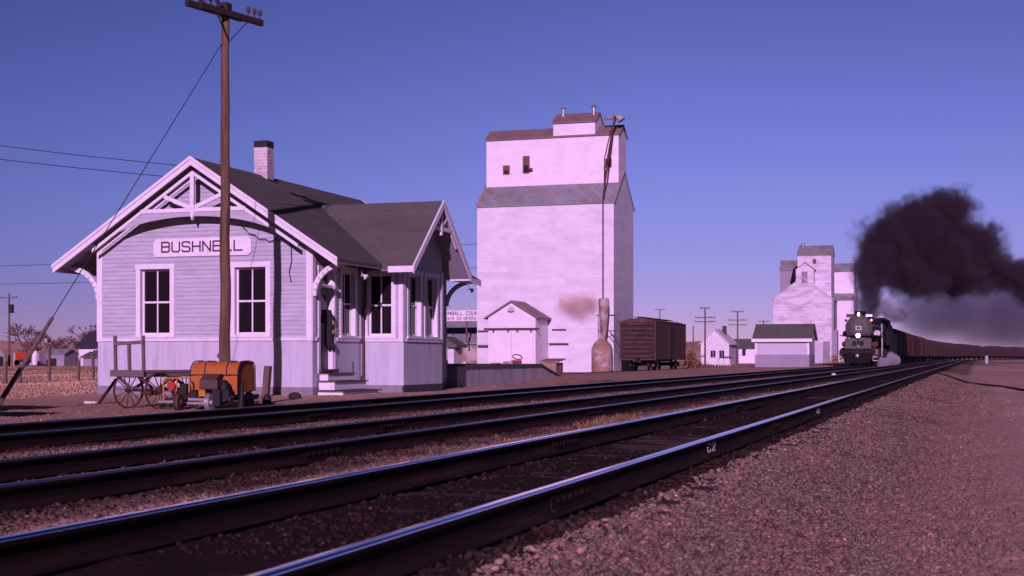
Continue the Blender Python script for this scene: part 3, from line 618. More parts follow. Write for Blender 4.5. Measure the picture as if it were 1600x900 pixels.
clap(sid, F_bs, BY1-BY0, ZBELT, 5.0, H['bs'], lambda z: (max(0, BC-(BRZ-.13-z)/BSL-BY0), min(BY1-BY0, BC+(BRZ-.13-z)/BSL-BY0)))
wpart(sid, 'siding', M_grey, depot)
wn = MB()
def wains(F, ulen, holes):
    iv = [(0, ulen)]
    for h in holes: iv = [w for (s, e) in iv for w in ((s, min(e, h[0])), (max(s, h[1]), e)) if w[1]-w[0] > .01]
    for s, e in iv: wn.fbox(F, s, e, -.01, .012, ZF, ZBELT)
wains(F_front, 6.3, []); wains(F_side, SIDE_LEN-.012, [H['side'][0]]); wains(F_bn, 1.238, []); wains(F_bs, BY1-BY0, [])
wpieces(wn, 'wainscot', M_wains, depot)
bl = MB()
for F, a, b in ((F_front, .15, 6.15), (F_bn, .13, 1.11), (F_bs, .132, 2.8), (F_side, .16, .27), (F_side, 1.40, SIDE_LEN-.14)):
    bl.fbox(F, a, b, .006, .05, ZBELT-.055, ZBELT+.035); bl.fbox(F, a, b, .05, .066, ZBELT+.012, ZBELT+.030)
wpieces(bl, 'belt_rail', M_white, depot)
cb = MB()
for F, a, b, top in ((F_front, -.02, .15, 3.7), (F_front, 6.15, 6.3, 3.7), (F_bn, 1.11, 1.262, 3.15)): cb.fbox(F, a, b, .004, .036, ZBELT-.06, top)
for F, a, b, top in ((F_side, -.036, .16, 3.45), (F_bs, -.036, .13, 3.2), (F_bs, 2.80, 2.95, 3.2)): cb.fbox(F, a, b, .004, .034, ZBELT-.06, top)
cb.fbox(F_side, SIDE_LEN-.13, SIDE_LEN-.02, .004, .03, ZBELT, 3.4)
wpieces(cb, 'corner_board', M_white, depot)
fd = MB()
fd.fbox(F_front, -.01, 6.31, -.2, .03, -.7, ZF); fd.fbox(F_side, .0, SIDE_LEN-.04, -.2, .028, -.7, ZF); fd.fbox(F_bn, .03, 1.22, -.2, .03, -.7, ZF)
fd.fbox(F_end, 0, 6.3, -.2, .03, -.7, ZF); fd.fbox(F_back, 0, 9.6, -.2, .03, -.7, ZF); fd.fbox(F_side2, .04, 3.6, -.2, .03, -.7, ZF)
wpart(fd, 'foundation', M_found, depot)
wpart(MB().fbox(F_bs, -.02, 2.95, -.2, .03, -.7, ZF), 'bay_foundation', M_stone, depot)
inn = MB(); inn.box(DX0+.1, DX1-.3, DY0+.3, DY1-.1, .38, .42); inn.box(DX0+.1, DX1-.1, DY0+.1, DY1-.1, 3.3, 3.34); inn.box(DX0+.1, DX1-.1, 38.9, 38.96, .42, 3.3)
wpart(inn, 'interior_floor', M_dark, depot)
for h in H['front']: opening(depot, F_front, *h)
opening(depot, F_side, *H['side'][1]); opening(depot, F_bn, *H['bn'][0])
for h in H['bs']: opening(depot, F_bs, *h)
wpart(MB().fbox(F_front, 1.60, 1.67, -.30, -.28, 1.34, 2.9), 'curtain', M_white_old, depot); wpart(MB().fbox(F_front, 4.6, 4.98, -.32, -.30, 2.3, 3.04), 'curtain', M_soffit, depot)
# front door in its deep frame with a transom above
dh = H['side'][0]; c = MB(); u0, u1, z0, z1 = dh; dp = .22
for a, b in ((u0-.12, u0), (u1, u1+.12)): c.fbox(F_side, a, b, .003, .035, z0-.1, z1)
c.fbox(F_side, u0-.14, u1+.14, .003, .045, z1, z1+.13); c.fbox(F_side, u0-.02, u0, -dp, .002, z0, z1); c.fbox(F_side, u1, u1+.02, -dp, .002, z0, z1); c.fbox(F_side, u0, u1, -dp, .002, z1, z1+.02)
c.fbox(F_side, u0, u1, -dp, .01, 2.54, 2.62)
dr = wpart(c, 'door_frame', M_white, depot)
d = MB(); d.fbox(F_side, u0+.005, u1-.005, -dp+.01, -dp+.05, z0, 2.535)
for a, b, q, r in ((.10, .36, .2, .9), (.46, .72, .2, .9), (.10, .72, 1.15, 1.95)):
    d.fbox(F_side, u0+a-.03, u0+b+.03, -dp+.05, -dp+.062, z0+q-.03, z0+r+.03)
d.build('door', M_door, dr); MB().fbox(F_side, u0+.12, u0+.70, -dp+.063, -dp+.068, z0+1.2, z0+1.93).build('glass', M_glass, dr)
MB().fbox(F_side, u0+.02, u1-.02, -dp+.03, -dp+.04, 2.64, z1-.02).build('glass', M_glass, dr)
MB().fbox(F_side, u0-.1, u1+.1, -dp, .12, z0-.07, z0-.001).build('door_sill', M_brown, dr)
# roofs
def slab(mb, a, b, c_, d_, t): # four top corners, pushed straight down
    mb.prism([a, b, c_, d_], (0, 0, -t))
rf = MB(); T = .10
slab(rf, (RX, RY0, RZ), (EX1, RY0, roofz(EX1)), (EX1, RY1, roofz(EX1)), (RX, RY1, RZ), T)
slab(rf, (RX, RY1, RZ), (EX0, RY1, roofz(EX0)), (EX0, RY0, roofz(EX0)), (RX, RY0, RZ), T)
roof = wpart(rf, 'roof', M_roof, depot)
GX = -14.17; xin = RX+(RZ-BRZ)/SL; xe = lambda y: RX+(RZ-bz(y))/SL      # bay roof runs back into the main slope
br = MB(); ye0, ye1 = BC-BEH, BC+BEH; ez = bz(ye0)
for ye in (ye0, ye1): slab(br, (xin-.15, BC, BRZ+.012), (GX, BC, BRZ+.012), (GX, ye, ez+.012), (xe(ye)-.15, ye, ez+.012), T)
wpart(br, 'bay_roof', M_roof, depot)
rk = MB()
for sx in (1, -1):
    ex = EX1 if sx > 0 else EX0
    A = lambda x, dz, y: (x, y, roofz(x)+dz)
    rk.prism([A(RX, .015, RY0-.06), A(ex, .015, RY0-.06), A(ex, -.20, RY0-.06), A(RX, -.20, RY0-.06)], (0, .056, 0))
    rk.prism([A(RX, .03, RY0-.09), A(ex+sx*.02, .03, RY0-.09), A(ex+sx*.02, -.055, RY0-.09), A(RX, -.055, RY0-.09)], (0, .028, 0))
    rk.prism([A(RX, .015, RY1+.06), A(ex, .015, RY1+.06), A(ex, -.2, RY1+.06), A(RX, -.2, RY1+.06)], (0, -.056, 0))
wpieces(rk, 'rake_board', M_white, depot)
rb = MB()
for s, ye in ((1, ye1), (-1, ye0)):
    B_ = lambda y, dz, x: (x, y, bz(y)+.012+dz)
    rb.prism([B_(BC, .012, GX+.003), B_(ye, .012, GX+.003), B_(ye, -.2, GX+.003), B_(BC, -.2, GX+.003)], (.05, 0, 0))
wpieces(rb, 'bay_rake_board', M_white, depot)
fa = MB(); fa.box(EX1+.003, EX1+.035, ye1+.02, RY1, roofz(EX1)-.17, roofz(EX1)-.005); fa.box(EX0-.035, EX0-.003, RY0, RY1, roofz(EX0)-.17, roofz(EX0)-.005)
fa.box(xe(ye0)+.12, GX+.05, ye0-.04, ye0-.004, ez-.16, ez+.005); fa.box(xe(ye1)+.12, GX+.05, ye1+.004, ye1+.04, ez-.16, ez+.005)
wpieces(fa, 'fascia', M_white, depot)
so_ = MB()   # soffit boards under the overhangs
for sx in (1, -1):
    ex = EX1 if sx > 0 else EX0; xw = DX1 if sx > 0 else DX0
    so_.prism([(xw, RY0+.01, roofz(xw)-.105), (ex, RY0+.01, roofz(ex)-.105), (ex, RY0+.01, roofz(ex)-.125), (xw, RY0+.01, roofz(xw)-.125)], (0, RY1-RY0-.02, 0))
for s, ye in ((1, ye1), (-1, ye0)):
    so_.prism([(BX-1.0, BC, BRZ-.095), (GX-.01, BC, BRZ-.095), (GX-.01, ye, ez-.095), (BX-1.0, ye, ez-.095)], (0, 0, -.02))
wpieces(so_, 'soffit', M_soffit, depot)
# gable screen hung in the front overhang: tie beam, king post, struts, arched apron
gs = MB(); gy = RY0+.02
IN = lambda x, dz: (x, gy, roofz(x)-dz)
for sx in (1, -1):
    xs = RX+sx*3.0; gs.prism([IN(RX, .34), IN(xs, .34), IN(xs, .43), IN(RX, .43)], (0, .06, 0))
    gs.bar((RX+sx*.06, gy+.03, 4.60), (RX+sx*.83, gy+.03, roofz(RX+.83)-.44), .055, .10)
zt = 4.53; xt = (RZ-.36-zt)/SL
gs.box(RX-xt, RX+xt, gy-.003, gy+.07, zt-.05, zt+.05); gs.box(RX-.055, RX+.055, gy-.012, gy+.078, 4.42, 5.50)
gs.prism([(RX-.055, gy-.012, 4.42), (RX+.055, gy-.012, 4.42), (RX, gy-.012, 4.26)], (0, .09, 0))
wpart(gs, 'gable_truss', M_white, depot)
ap = MB(); n = 28; xa = 2.55; arc = lambda x: 4.37-.42*(x/xa)**2-.10*(x/xa)**6
lo = [(RX-xa+2*xa*i/n, gy+.02, arc(-xa+2*xa*i/n)) for i in range(n+1)]
hi = [(x, gy+.02, min(zt-.05, roofz(x)-.43)) for (x, _, _) in lo]
for i in range(n): ap.prism([lo[i], lo[i+1], hi[i+1], hi[i]], (0, .03, 0))
wpart(ap, 'arched_apron', M_grey, depot)
wr = MB()    # white rake trim on the wall itself
for sx in (1, -1):
    xs = RX+sx*3.13; q = lambda x, dz: (x, DY0-.022, roofz(x)-dz)
    wr.prism([q(RX, .125), q(xs, .125), q(xs, .36), q(RX, .36)], (0, -.022, 0))
wpieces(wr, 'wall_rake_trim', M_white, depot)
def bracket(mb, o, out, zb, zt_, reach, w=.09):
    o = Vector(o); out = Vector(out); pts = []
    for i in range(9):
        a = math.pi/2*i/8; pts.append(o+out*(reach*(1-math.cos(a)))+Vector((0, 0, zb+(zt_-zb)*math.sin(a))))
    for i in range(8): mb.bar(pts[i], pts[i+1]+(pts[i+1]-pts[i])*.06, w, .13, up=out)
for (o, out, zb, zt_, re) in (((DX0-.02, DY0+.06, 0), (-1, 0, 0), 2.30, 3.12, .88), ((DX1+.04, DY0+.04, 0), (1, 0, 0), 2.30, 3.10, .85), ((DX1+.04, DY1-.1, 0), (1, 0, 0), 2.35, 3.1, .85),
                          ((BX-.3, BY1+.04, 0), (0, 1, 0), 2.4, 3.0, .7)):
    mb = MB(); bracket(mb, o, out, zb, zt_, re, .09 if re > .4 else .06); wpart(mb, 'bracket', M_white, depot)
bt = MB(); bt.bar((GX-.06, BC-.75, 4.33), (GX-.06, BC+.75, 4.33), .06, .11); bt.bar((GX-.06, BC, 4.15), (GX-.06, BC, 4.95), .09, .09); bt.bar((GX-.06, BC+.72, 4.35), (GX-.06, BC+1.25, 3.88), .06, .1)
bt.bar((GX-.06, BC-.7, 4.3), (GX-.06, BC-1.25, 3.88), .06, .1); bt.bar((GX-.06, BC+.05, 4.38), (GX-.06, BC+.42, 4.62), .05, .07); bt.bar((GX-.06, BC-.05, 4.38), (GX-.06, BC-.42, 4.62), .05, .07)
wpart(bt, 'bay_gable_truss', M_white, depot)
# chimney on the ridge
ch = MB().box(RX-.21, RX+.21, 35.9, 36.32, 5.3, 6.66); chim = wpart(ch, 'chimney', M_brickw, depot, .02)
cp = MB(); cp.box(RX-.212, RX+.212, 35.898, 36.322, 6.661, 6.85); cp.build('chimney_cap', M_soot, chim, .02)
cp = MB(); cp.box(RX-.30, RX+.30, 35.8, 36.42, 5.55, 5.74); cp.build('flashing', M_soot, chim, .02)
dpp = MB(); dpp.tube([(DX1+.10, BY0-.09, -.1), (DX1+.10, BY0-.09, 2.0), (DX1+.16, BY0-.10, 2.12), (DX1+.16, BY0-.10, 3.1)], .042, 8); wpart(dpp, 'drainpipe', M_brown, depot)
# sagging cable and conduit on the front wall
cb2 = MB(); pts = [(-17.95+1.35*i/14, DY0-.07, 4.10-.28*(i/14)-.22*math.sin(math.pi*i/14)**.8+.03*math.sin(i*2.1)) for i in range(15)]; cb2.tube(pts, .012, 5)
cb2.tube([(-16.57, DY0-.05, 3.75), (-16.55, DY0-.05, 3.2), (-16.62, DY0-.05, 2.9), (-16.56, DY0-.05, 2.65)], .012, 5); wpart(cb2, 'loose_cable', M_wire, depot)
# station sign
sg = wthing('station_sign', 'white station name board with dark lettering BUSHNELL above the depot windows', 'sign', (-19.15, DY0-.05, 3.6))
su0, su1, sz0, sz1 = 1.72, 4.60, 3.37, 3.85; cch = .09
P_ = lambda u, z: (DX0+u, DY0-.055, z)
sb = MB().prism([P_(su0+cch, sz0), P_(su1-cch, sz0), P_(su1, sz0+cch), P_(su1, sz1-cch), P_(su1-cch, sz1), P_(su0+cch, sz1), P_(su0, sz1-cch), P_(su0, sz0+cch)], (0, .03, 0))
wpart(sb, 'board', M_white, sg, .006)
lt, ue = lettering('BUSHNELL', F_front, 1.98, 3.50, .222, .25, .083, .055, .042, .006); wpart(lt, 'lettering', M_letter, sg)
# white wooden steps at the door
st = wthing('porch_steps', 'three white wooden steps up to the depot door', 'steps', (-15.6, 34.0, -.25))
mb = MB(); mb.box(-15.94, -15.70, 33.0, 34.62, .14, .30); wpart(mb, 'step', M_white, st, .01)
mb = MB(); mb.box(-15.94, -15.50, 32.96, 34.95, -.10, .098); wpart(mb, 'step', M_white, st, .01)
mb = MB(); mb.box(-15.94, -15.24, 32.9, 35.15, -.27, -.150); wpart(mb, 'step', M_white, st, .01)
mb = MB(); mb.box(-15.95, -15.66, 32.98, 34.66, .303, .335); wpart(mb, 'tread', M_wood, st); mb = MB(); mb.box(-15.95, -15.46, 32.94, 35.0, .101, .130); wpart(mb, 'tread', M_wood, st); mb = MB(); mb.box(-15.95, -15.20, 32.88, 35.3, -.148, -.118); wpart(mb, 'tread', M_wood, st)
mb = MB(); mb.bar((-15.72, 34.58, .34), (-15.72, 34.58, .62), .04, .04); wpart(mb, 'rail_post', M_wood, st)
# bundle hanging in the doorway
bd = wthing('hanging_bundle', 'dark bundle with yellowish patches hanging on the depot door jamb', 'bag', (-16.04, 33.9, 1.1))
mb = MB(); pts = [(-16.06, 33.86, 1.98), (-16.05, 33.86, 1.80), (-16.04, 33.85, 1.5), (-16.05, 33.86, 1.15), (-16.07, 33.87, .92)]; mb.tube(pts, [.03, .07, .11, .10, .04], 9); mb.ball((-15.98, 33.86, 1.72), (.08, .08, .13), 8, 6); mb.ball((-16.13, 33.86, 1.9), (.06, .06, .1), 7, 5); mb.ball((-15.95, 33.85, 1.02), (.07, .06, .12), 7, 5); mb.ball((-16.12, 33.83, 1.25), (.09, .08, .22), 8, 6)
wpart(mb, 'sack', M_dark, bd)
mb = MB(); mb.ball((-15.93, 33.80, 1.64), (.03, .03, .07), 7, 5); mb.ball((-15.93, 33.80, 1.40), (.035, .03, .06), 7, 5); wpart(mb, 'patch', M_straw, bd)
# lamps under the eaves
def eave_lamp(loc, rz, label):
    t = thing('eave_lamp', label, 'lamp', loc, rz, 'lamps under the depot eaves'); t.scale = (.75, .75, .85)
    MB().tube([(0, 0, 0), (0, 0, -.10), (.03, 0, -.16), (.10, 0, -.20)], .012, 6).build('stem', M_white_old, t)
    m = MB(); m.tube([(.06, 0, -.17), (.10, 0, -.21), (.16, 0, -.25)], [.03, .05, .11], 16, False); m.bar((-.04, -.20, -.2), (.2, .18, -.235), .03, .02); m.bar((.2, -.2, -.24), (-.02, .2, -.2), .03, .02); m.build('shade', M_white_old, t)
    MB().ball((.15, 0, -.27), .04, 8, 6).build('bulb', M_insul, t)
eave_lamp((EX1-.10, 33.85, 3.03), .6, 'small lamp with pale crossed arms under the eave before the bay window')
eave_lamp((EX1-.15, 42.2, 3.04), .2, 'small lamp hanging under the far end of the depot eave')
# ------------------------------------------------------------------ the tall pole in front of the depot
PX, PY = -16.00, 28.31
pl = wthing('utility_pole', 'tall brown wooden pole with a double crossarm in front of the depot', 'utility pole', (PX, PY, -.25))
mb = MB(); npt = 16; pts = [(PX+.012*math.sin(i*1.7), PY+.012*math.cos(i*1.3), -.5+9.16*i/npt) for i in range(npt+1)]
mb.tube(pts, [.132-.046*i/npt for i in range(npt+1)], 16); mb.ball((PX-.11, PY-.08, .78), (.045, .05, .06), 8, 6); wpart(mb, 'pole', M_pole, pl)
ad = Vector((math.sin(R(14)), math.cos(R(14)), 0)); an = Vector((ad.y, -ad.x, 0)); c0 = Vector((PX, PY, 8.42))
for k, (sd_, a, b, dz) in enumerate(((-1, -1.05, .70, .07), (1, -.92, 1.06, .0))):
    m = MB(); m.bar(c0+an*sd_*.145+ad*a+Vector((0, 0, dz)), c0+an*sd_*.145+ad*b+Vector((0, 0, dz)), .10, .14); wpart(m, 'crossarm', M_arm, pl, .01)
m = MB(); m.bar(c0+Vector((0, 0, -.05)), c0+Vector((0, 0, .26)), .24, .22); wpart(m, 'pole_top_block', M_arm, pl, .02)
for (t, s_) in ((-.8, 1), (-.62, -1), (-.6, 1), (-.4, 1), (.3, -1), (.6, 1), (.8, 1), (.98, 1)):
    m = MB(); p = c0+an*s_*.145+ad*t+Vector((0, 0, .07)); m.tube([p, p+Vector((0, 0, .09)), p+Vector((0, 0, .10)), p+Vector((0, 0, .20)), p+Vector((0, 0, .22))], [.018, .018, .05, .045, .02], 8); wpart(m, 'insulator', M_arm if t < .5 else M_brown, pl)
for t in (-.3, .33): 
    m = MB(); m.bar(c0+ad*t*1.6+an*.2+Vector((0, 0, -.07)), c0+an*.12+Vector((0, 0, -.62)), .03, .012); wpart(m, 'brace', M_iron, pl)
# guy wire with a wooden guard
A0 = Vector((-16.85, 21.3, -.45)); A1 = Vector((PX-.03, PY-.10, 7.75))
gw = wthing('guy_wire', 'guy wire of the tall pole with a leaning wooden guard at its foot', 'guy wire', (-16.8, 21.6, -.25))
wpart(MB().tube([A0, A1], .009, 6), 'wire', M_wire, gw)
d = (A1-A0).normalized(); wpart(MB().tube([A0+d*.12, A0+d*1.2, A0+d*2.55], [.052, .046, .036], 10), 'guard', M_wood, gw)
# service wires to the depot
for i, (a, b, lab) in enumerate((((-62, 36, 18.6), (-19.6, 35.0, 5.9), 'upper of two thin wires running down to the depot roof from the left'), ((-62, 36.5, 18.0), (-19.9, 34.2, 5.55), 'lower of two thin wires running down to the depot roof from the left'))):
    a = Vector(a); b = Vector(b); o = MB().tube([a.lerp(b, t/16)-Vector((0, 0, 2.3*math.sin(math.pi*t/16))) for t in range(17)], .011, 5).build('service_wire', M_wire); tag(o, lab, 'wire', 'wires to the depot roof')

# ------------------------------------------------------------------ baggage wagon
def wheel(mb_r, mb_s, c, ax, r, w=.05, spokes=12, rr=.018):
    c = Vector(c); ax = Vector(ax).normalized(); x = ax.orthogonal().normalized(); y = ax.cross(x); n = 32; vs = []
    for i in range(n):
        d = x*math.cos(2*math.pi*i/n)+y*math.sin(2*math.pi*i/n)
        vs += [c+d*r-ax*w/2, c+d*r+ax*w/2, c+d*(r-rr)+ax*w/2, c+d*(r-rr)-ax*w/2]
    mb_r.add(vs, [(i*4+k, i*4+(k+1) % 4, ((i+1) % n)*4+(k+1) % 4, ((i+1) % n)*4+k) for i in range(n) for k in range(4)], False)
    for k in range(spokes):
        d = x*math.cos(2*math.pi*(k+.3)/spokes)+y*math.sin(2*math.pi*(k+.3)/spokes); mb_s.bar(c+d*.03, c+d*(r-.01), .012, .02, up=ax)
    mb_s.cyl(c-ax*.06, c+ax*.06, .045, n=12)
wz = gz1(-15.2, 23.9)
wg = thing('baggage_wagon', 'old wooden baggage wagon with spoked iron wheels and a stake rack', 'baggage wagon', (-15.33, 23.5, wz), R(-19))   # local +y runs along the wagon, away from the camera
L_, W_ = 2.5, .90
m = MB()
for k in range(6): m.box(-W_/2+k*W_/6+.004, -W_/2+(k+1)*W_/6-.004, -.04, L_, .70, .735)
m.build('deck', M_woodg, wg)
m = MB()
for x in (-W_/2+.06, W_/2-.06): m.box(x-.04, x+.04, .02, L_-.02, .615, .697)
for y in (.06, .9, 1.7, L_-.08): m.box(-W_/2+.02, W_/2-.02, y-.04, y+.04, .60, .612)
m.box(-W_/2-.04, W_/2+.04, -.085, -.042, .615, .745)
for x in (-.33, .33): m.bar((x, .0, .60), (x, .34, .35), .05, .05); m.bar((x, .75, .60), (x, .34, .35), .05, .05); m.bar((x, 1.3, .6), (x, 1.75, .35), .05, .05); m.bar((x, 2.2, .6), (x, 1.75, .35), .05, .05)
m.build('frame', M_woodg, wg, .006)
for x in (-.42, 0, .42):
    MB().bar((x, .0, .736), (x+.005, -.02, 1.40 if abs(x) > .1 else 1.29), .055, .055).build('stake', M_woodg, wg, .006)
MB().bar((-.42, -.045, 1.245), (.46, -.045, 1.275), .03, .07).build('rack_rail', M_woodg, wg, .006)
for y in (.34, 1.75):
    MB().bar((-.5, y, .35), (.5, y, .35), .05, .05).build('axle', M_iron, wg)
    for x in (-.47, .47):
        a, b = MB(), MB(); wheel(a, b, (x, y, .35), (1, 0, 0), .35); w_ = a.build('wheel', M_rust, wg); b.build('spokes', M_rust, w_)
m = MB(); m.tube([(0, .2, .36), (0, 1.9, .36)], .03, 6); m.ball((.12, .4, .30), (.26, .14, .05), 12, 6); m.build('reach_pole', M_rust, wg)

# ------------------------------------------------------------------ track motor car under its orange canvas
sz = gz1(-13.3, 23.8)
sp = thing('track_motor_car', 'small track motor car with an orange canvas cover and metal wheels', 'rail motor car', (-13.60, 23.62, sz), R(5)); sp.scale = (.96, .95, 1.0)  # local x across the view, y away
m = MB(); n = 14                      # canvas: barrel-topped cover over a hoop frame
def sec(y):
    pts = []
    for i in range(n+1):
        t = i/n; x = -.50+1.0*t; e = abs(2*t-1); pts.append((x, y, .90-.10*e**5-.02*math.sin(t*9+y*6)))
    return pts
rows = [(.02, .0), (.06, .0), (.25, 0), (.5, 0), (.78, 0), (.82, 0)]
prof = [(0.0, .30), (.0, .50), (.0, .67), (.05, .80), (.15, .89), (.32, .915), (.60, .915), (.77, .885), (.84, .80), (.85, .62), (.85, .34)]
V = []; nx = 22
for i in range(nx+1):
    x = -.48+.98*i/nx
    for k, (y, z) in enumerate(prof):
        wob = .012*math.sin(i*1.9+k*2.3)+.010*math.sin(i*.7+k)
        V.append((x, y+wob*(k < 4), z+wob*(k >= 3)+(-.05 if (k < 1 and 5 < i < 15) else 0)))
K = len(prof); m.add(V, [(i*K+k, i*K+k+1, (i+1)*K+k+1, (i+1)*K+k) for i in range(nx) for k in range(K-1)], True)
m.add(V[:K], [tuple(range(K))]); m.add(V[-K:], [tuple(range(K))])
cv = m.build('canvas_cover', M_orange, sp)
for x, dx in ((-.26, .10), (.20, .10)): MB().tube([(x+dx*(1-k/(K-3)), y-.012, z+.008) for k, (y, z) in list(enumerate(prof))[2:K-1]], .009, 5).build('strap', M_dark, cv)
MB().tube([(-.49, -.012, .665), (.51, -.012, .665)], .010, 5).build('strap', M_dark, cv)
MB().tube([(.515, y, z+.01) for y, z in prof], .012, 6).build('hoop', M_iron, cv); MB().tube([(-.492, y, z+.01) for y, z in prof], .012, 6).build('hoop', M_iron, cv)
m = MB(); m.box(-.56, .54, -.25, 1.0, .235, .285); m.box(-.56, -.50, -.35, 1.0, .19, .25); m.box(.46, .52, -.35, 1.0, .19, .25); m.build('frame', M_iron, sp, .006)
m = MB(); m.box(-.14, .24, -.34, -.03, .40, .58); m.prism([(-.14, -.34, .58), (-.14, -.03, .58), (-.10, -.03, .68), (-.10, -.2, .69)], (.34, 0, 0)); m.build('engine_box', M_brown, sp, .02)
m = MB(); m.ball((.33, -.2, .42), (.11, .12, .16), 10, 7); m.box(.14, .30, -.36, -.2, .10, .40); m.box(.34, .46, -.3, -.1, .2, .4); m.cyl((-.3, -.3, .3), (-.3, -.1, .3), .09); [p.build('engine', M_iron, sp) for p in m.pieces()]
MB().box(-.14, .0, -.37, -.345, .27, .38).build('side_panel', M_orpaint, sp, .005)
m = MB(); m.box(-.36, .05, -.42, -.30, .12, .17); m.box(-.36, .05, -.38, -.30, .19, .24); m.build('foot_board', M_steelp, sp, .008)
m = MB(); m.box(-1.02, -.64, -.30, -.16, .14, .19); m.build('foot_board', M_steelp, sp, .008)
m = MB(); m.tube([(-.95, -.2, .12), (-.95, -.22, .56), (-.92, -.22, .60), (-.42, -.26, .62), (-.38, -.26, .58), (-.38, -.28, .25)], .018, 7); m.tube([(-.70, -.2, .14), (-.66, -.22, .6)], .016, 6); m.build('hand_rail', M_orpaint, sp)
m = MB(); m.cyl((-.755, -.30, .46), (-.755, -.25, .46), .085, n=20); m.build('red_disc', M_redpaint, sp); 
m = MB(); m.box(-.98, -.44, -.15, .3, .16, .23); m.box(-.60, -.46, -.25, -.05, .20, .50); m.ball((-.62, -.2, .3), (.08, .08, .1), 8, 6); m.build('engine_block', M_iron, sp, .01)
for (x, y) in ((.12, -.40), (-.52, -.40), (.42, .8), (-.42, .8)):
    m = MB(); m.cyl((x-.03, y, .16), (x+.03, y, .16), .16, n=20); m.cyl((x-.045, y, .16), (x-.03, y, .16), .185, n=20); m.cyl((x-.05, y, .16), (x+.06, y, .16), .05, n=10); m.build('wheel', M_steelp if (x, y) == (.12, -.40) else M_rust, sp)
m = MB(); m.tube([(.62, -.1, 0), (.60, 0, .3), (.60, .02, .58)], [.06, .045, .02], 7); m.build('lever', M_iron, sp)
# posts, boards and stones around
def leaning(name, lab, cat, a, b, w, h, m_): return tag(MB().bar(a, b, w, h).build(name, m_, None, .01), lab, cat)
leaning('timber_post', 'short weathered timber post standing right of the orange motor car', 'post', (-14.27, 26.9, -.4), (-14.20, 26.93, .56), .13, .14, M_wood)
leaning('leaning_board', 'dark board sticking up at a slant left of the baggage wagon', 'board', (-17.60, 25.78, -.27), (-17.36, 26.12, .29), .085, .05, M_arm)
leaning('ground_plank', 'short pale plank lying flat at the foot of the slanted dark board', 'plank', (-17.98, 25.91, -.215), (-17.68, 25.86, -.21), .10, .05, M_white_old)
o = MB().ball((0, 0, 0), (.17, .12, .10), 9, 6).build('stone', M_arm, None, 0, (-15.12, 30.0, gz1(-15.12, 30)+.06)); tag(o, 'dark stone lying on the platform in front of the depot corner', 'stone')
o = MB().tube([(-14.05, 26.6, -.25), (-14.05, 26.6, -.10), (-14.05, 26.6, -.02)], [.10, .09, .03], 9).build('iron_stub', M_iron); tag(o, 'dark iron stub at the foot of the timber post', 'stub')
# ------------------------------------------------------------------ freight dock
dk = wthing('freight_dock', 'grey plank freight platform with a sloping ramp beside the depot', 'loading dock', (-17.5, 48, -.25))
m = MB(); m.prism([(-15.85, 42.9, -.6), (-15.85, 52.0, -.6), (-15.85, 52.0, .43), (-15.85, 42.9, .43)], (-4.6, 0, 0)); m.prism([(-15.85, 52.003, -.6), (-15.85, 56.0, -.6), (-15.85, 56.0, -.30), (-15.85, 52.003, .43)], (-4.6, 0, 0)); 
wpart(m, 'side_planks', mat('grey_dock_planks', (.46, .43, .46), .85, var=.25, scale=2.5, stretch=(3, 3, .5), lines=('v', .22, .5, .06), bump=.3), dk)
m = MB(); m.box(-20.15, -15.77, 42.95, 52.0, .434, .485); m.prism([(-15.77, 52.0, .43), (-15.77, 56.1, -.31), (-15.77, 56.1, -.26), (-15.77, 52.0, .485)], (-4.73, 0, 0)); wpart(m, 'deck', M_woodg, dk, .006)
hm = thing('garden_tractor', 'small reddish tractor with a round steering wheel standing behind the dock', 'tractor', (-24.1, 74, gz1(-24.1, 74)))
m = MB(); m.box(-.5, .5, -.9, .9, .45, .75); m.box(-.28, .28, -.9, .2, .75, .98); m.build('body', M_tin, hm, .04); MB().torus((.15, .35, 1.22), (0, .6, 1), .26, .03, 18).build('steering_wheel', M_rust, hm)
for x in (-.62, .62):
    for y, r in ((.55, .42), (-.65, .28)): MB().cyl((x-.08, y, r), (x+.08, y, r), r, n=18).build('wheel', M_tin, hm)
MB().box(-.25, .25, .5, .85, .78, 1.05).build('seat', M_redpaint, hm, .03); MB().box(-1.2, -.75, -.3, .2, .45, .9).build('side_box', M_tin, hm, .03)
bn = wthing('wooden_bin', 'tan wooden bin with a lid beside the elevator drive shed', 'bin', (-28.4, 96, -.5))
m = MB(); m.box(-29.1, -27.9, 95.4, 97.2, -.6, .32); wpart(m, 'box', mat('tan_boards', (.36, .23, .17), .8, var=.2, lines=('v', .2, .4, .08)), bn); wpart(MB().prism([(-29.2, 95.3, .33), (-29.2, 97.3, .55), (-29.2, 97.3, .62), (-29.2, 95.3, .40)], (1.45, 0, 0)), 'lid', M_tin, bn)
# ------------------------------------------------------------------ tall white grain elevator by the siding
e1 = wthing('grain_elevator', 'tall white grain elevator with a narrow headhouse on its grey roof', 'grain elevator', (-35, 119, -.55))
ex0, ex1, ey0, ey1 = -41.2, -29.0, 116.5, 123.7
body = gable_prism(ex0, ex1, ey0, ey1, -1, 13.78, 16.75, 'x'); wpart(body, 'wall', M_elev, e1)
rf = gable_roof(ex0, ex1, ey0, ey1, 13.78, 16.75, 'x', .12, .09, .12); wpart(rf, 'roof', M_elevroof, e1)
hx0, hx1, hy0, hy1 = -41.1, -29.12, 118.7, 121.5
hh = gable_prism(hx0, hx1, hy0, hy1, 14.2, 19.85, 20.75, 'x'); wpart(hh, 'headhouse_wall', M_elev2, e1)
hr = gable_roof(hx0, hx1, hy0, hy1, 19.85, 20.75, 'x', .14, .09, .14); wpart(hr, 'headhouse_roof', M_brroof, e1)
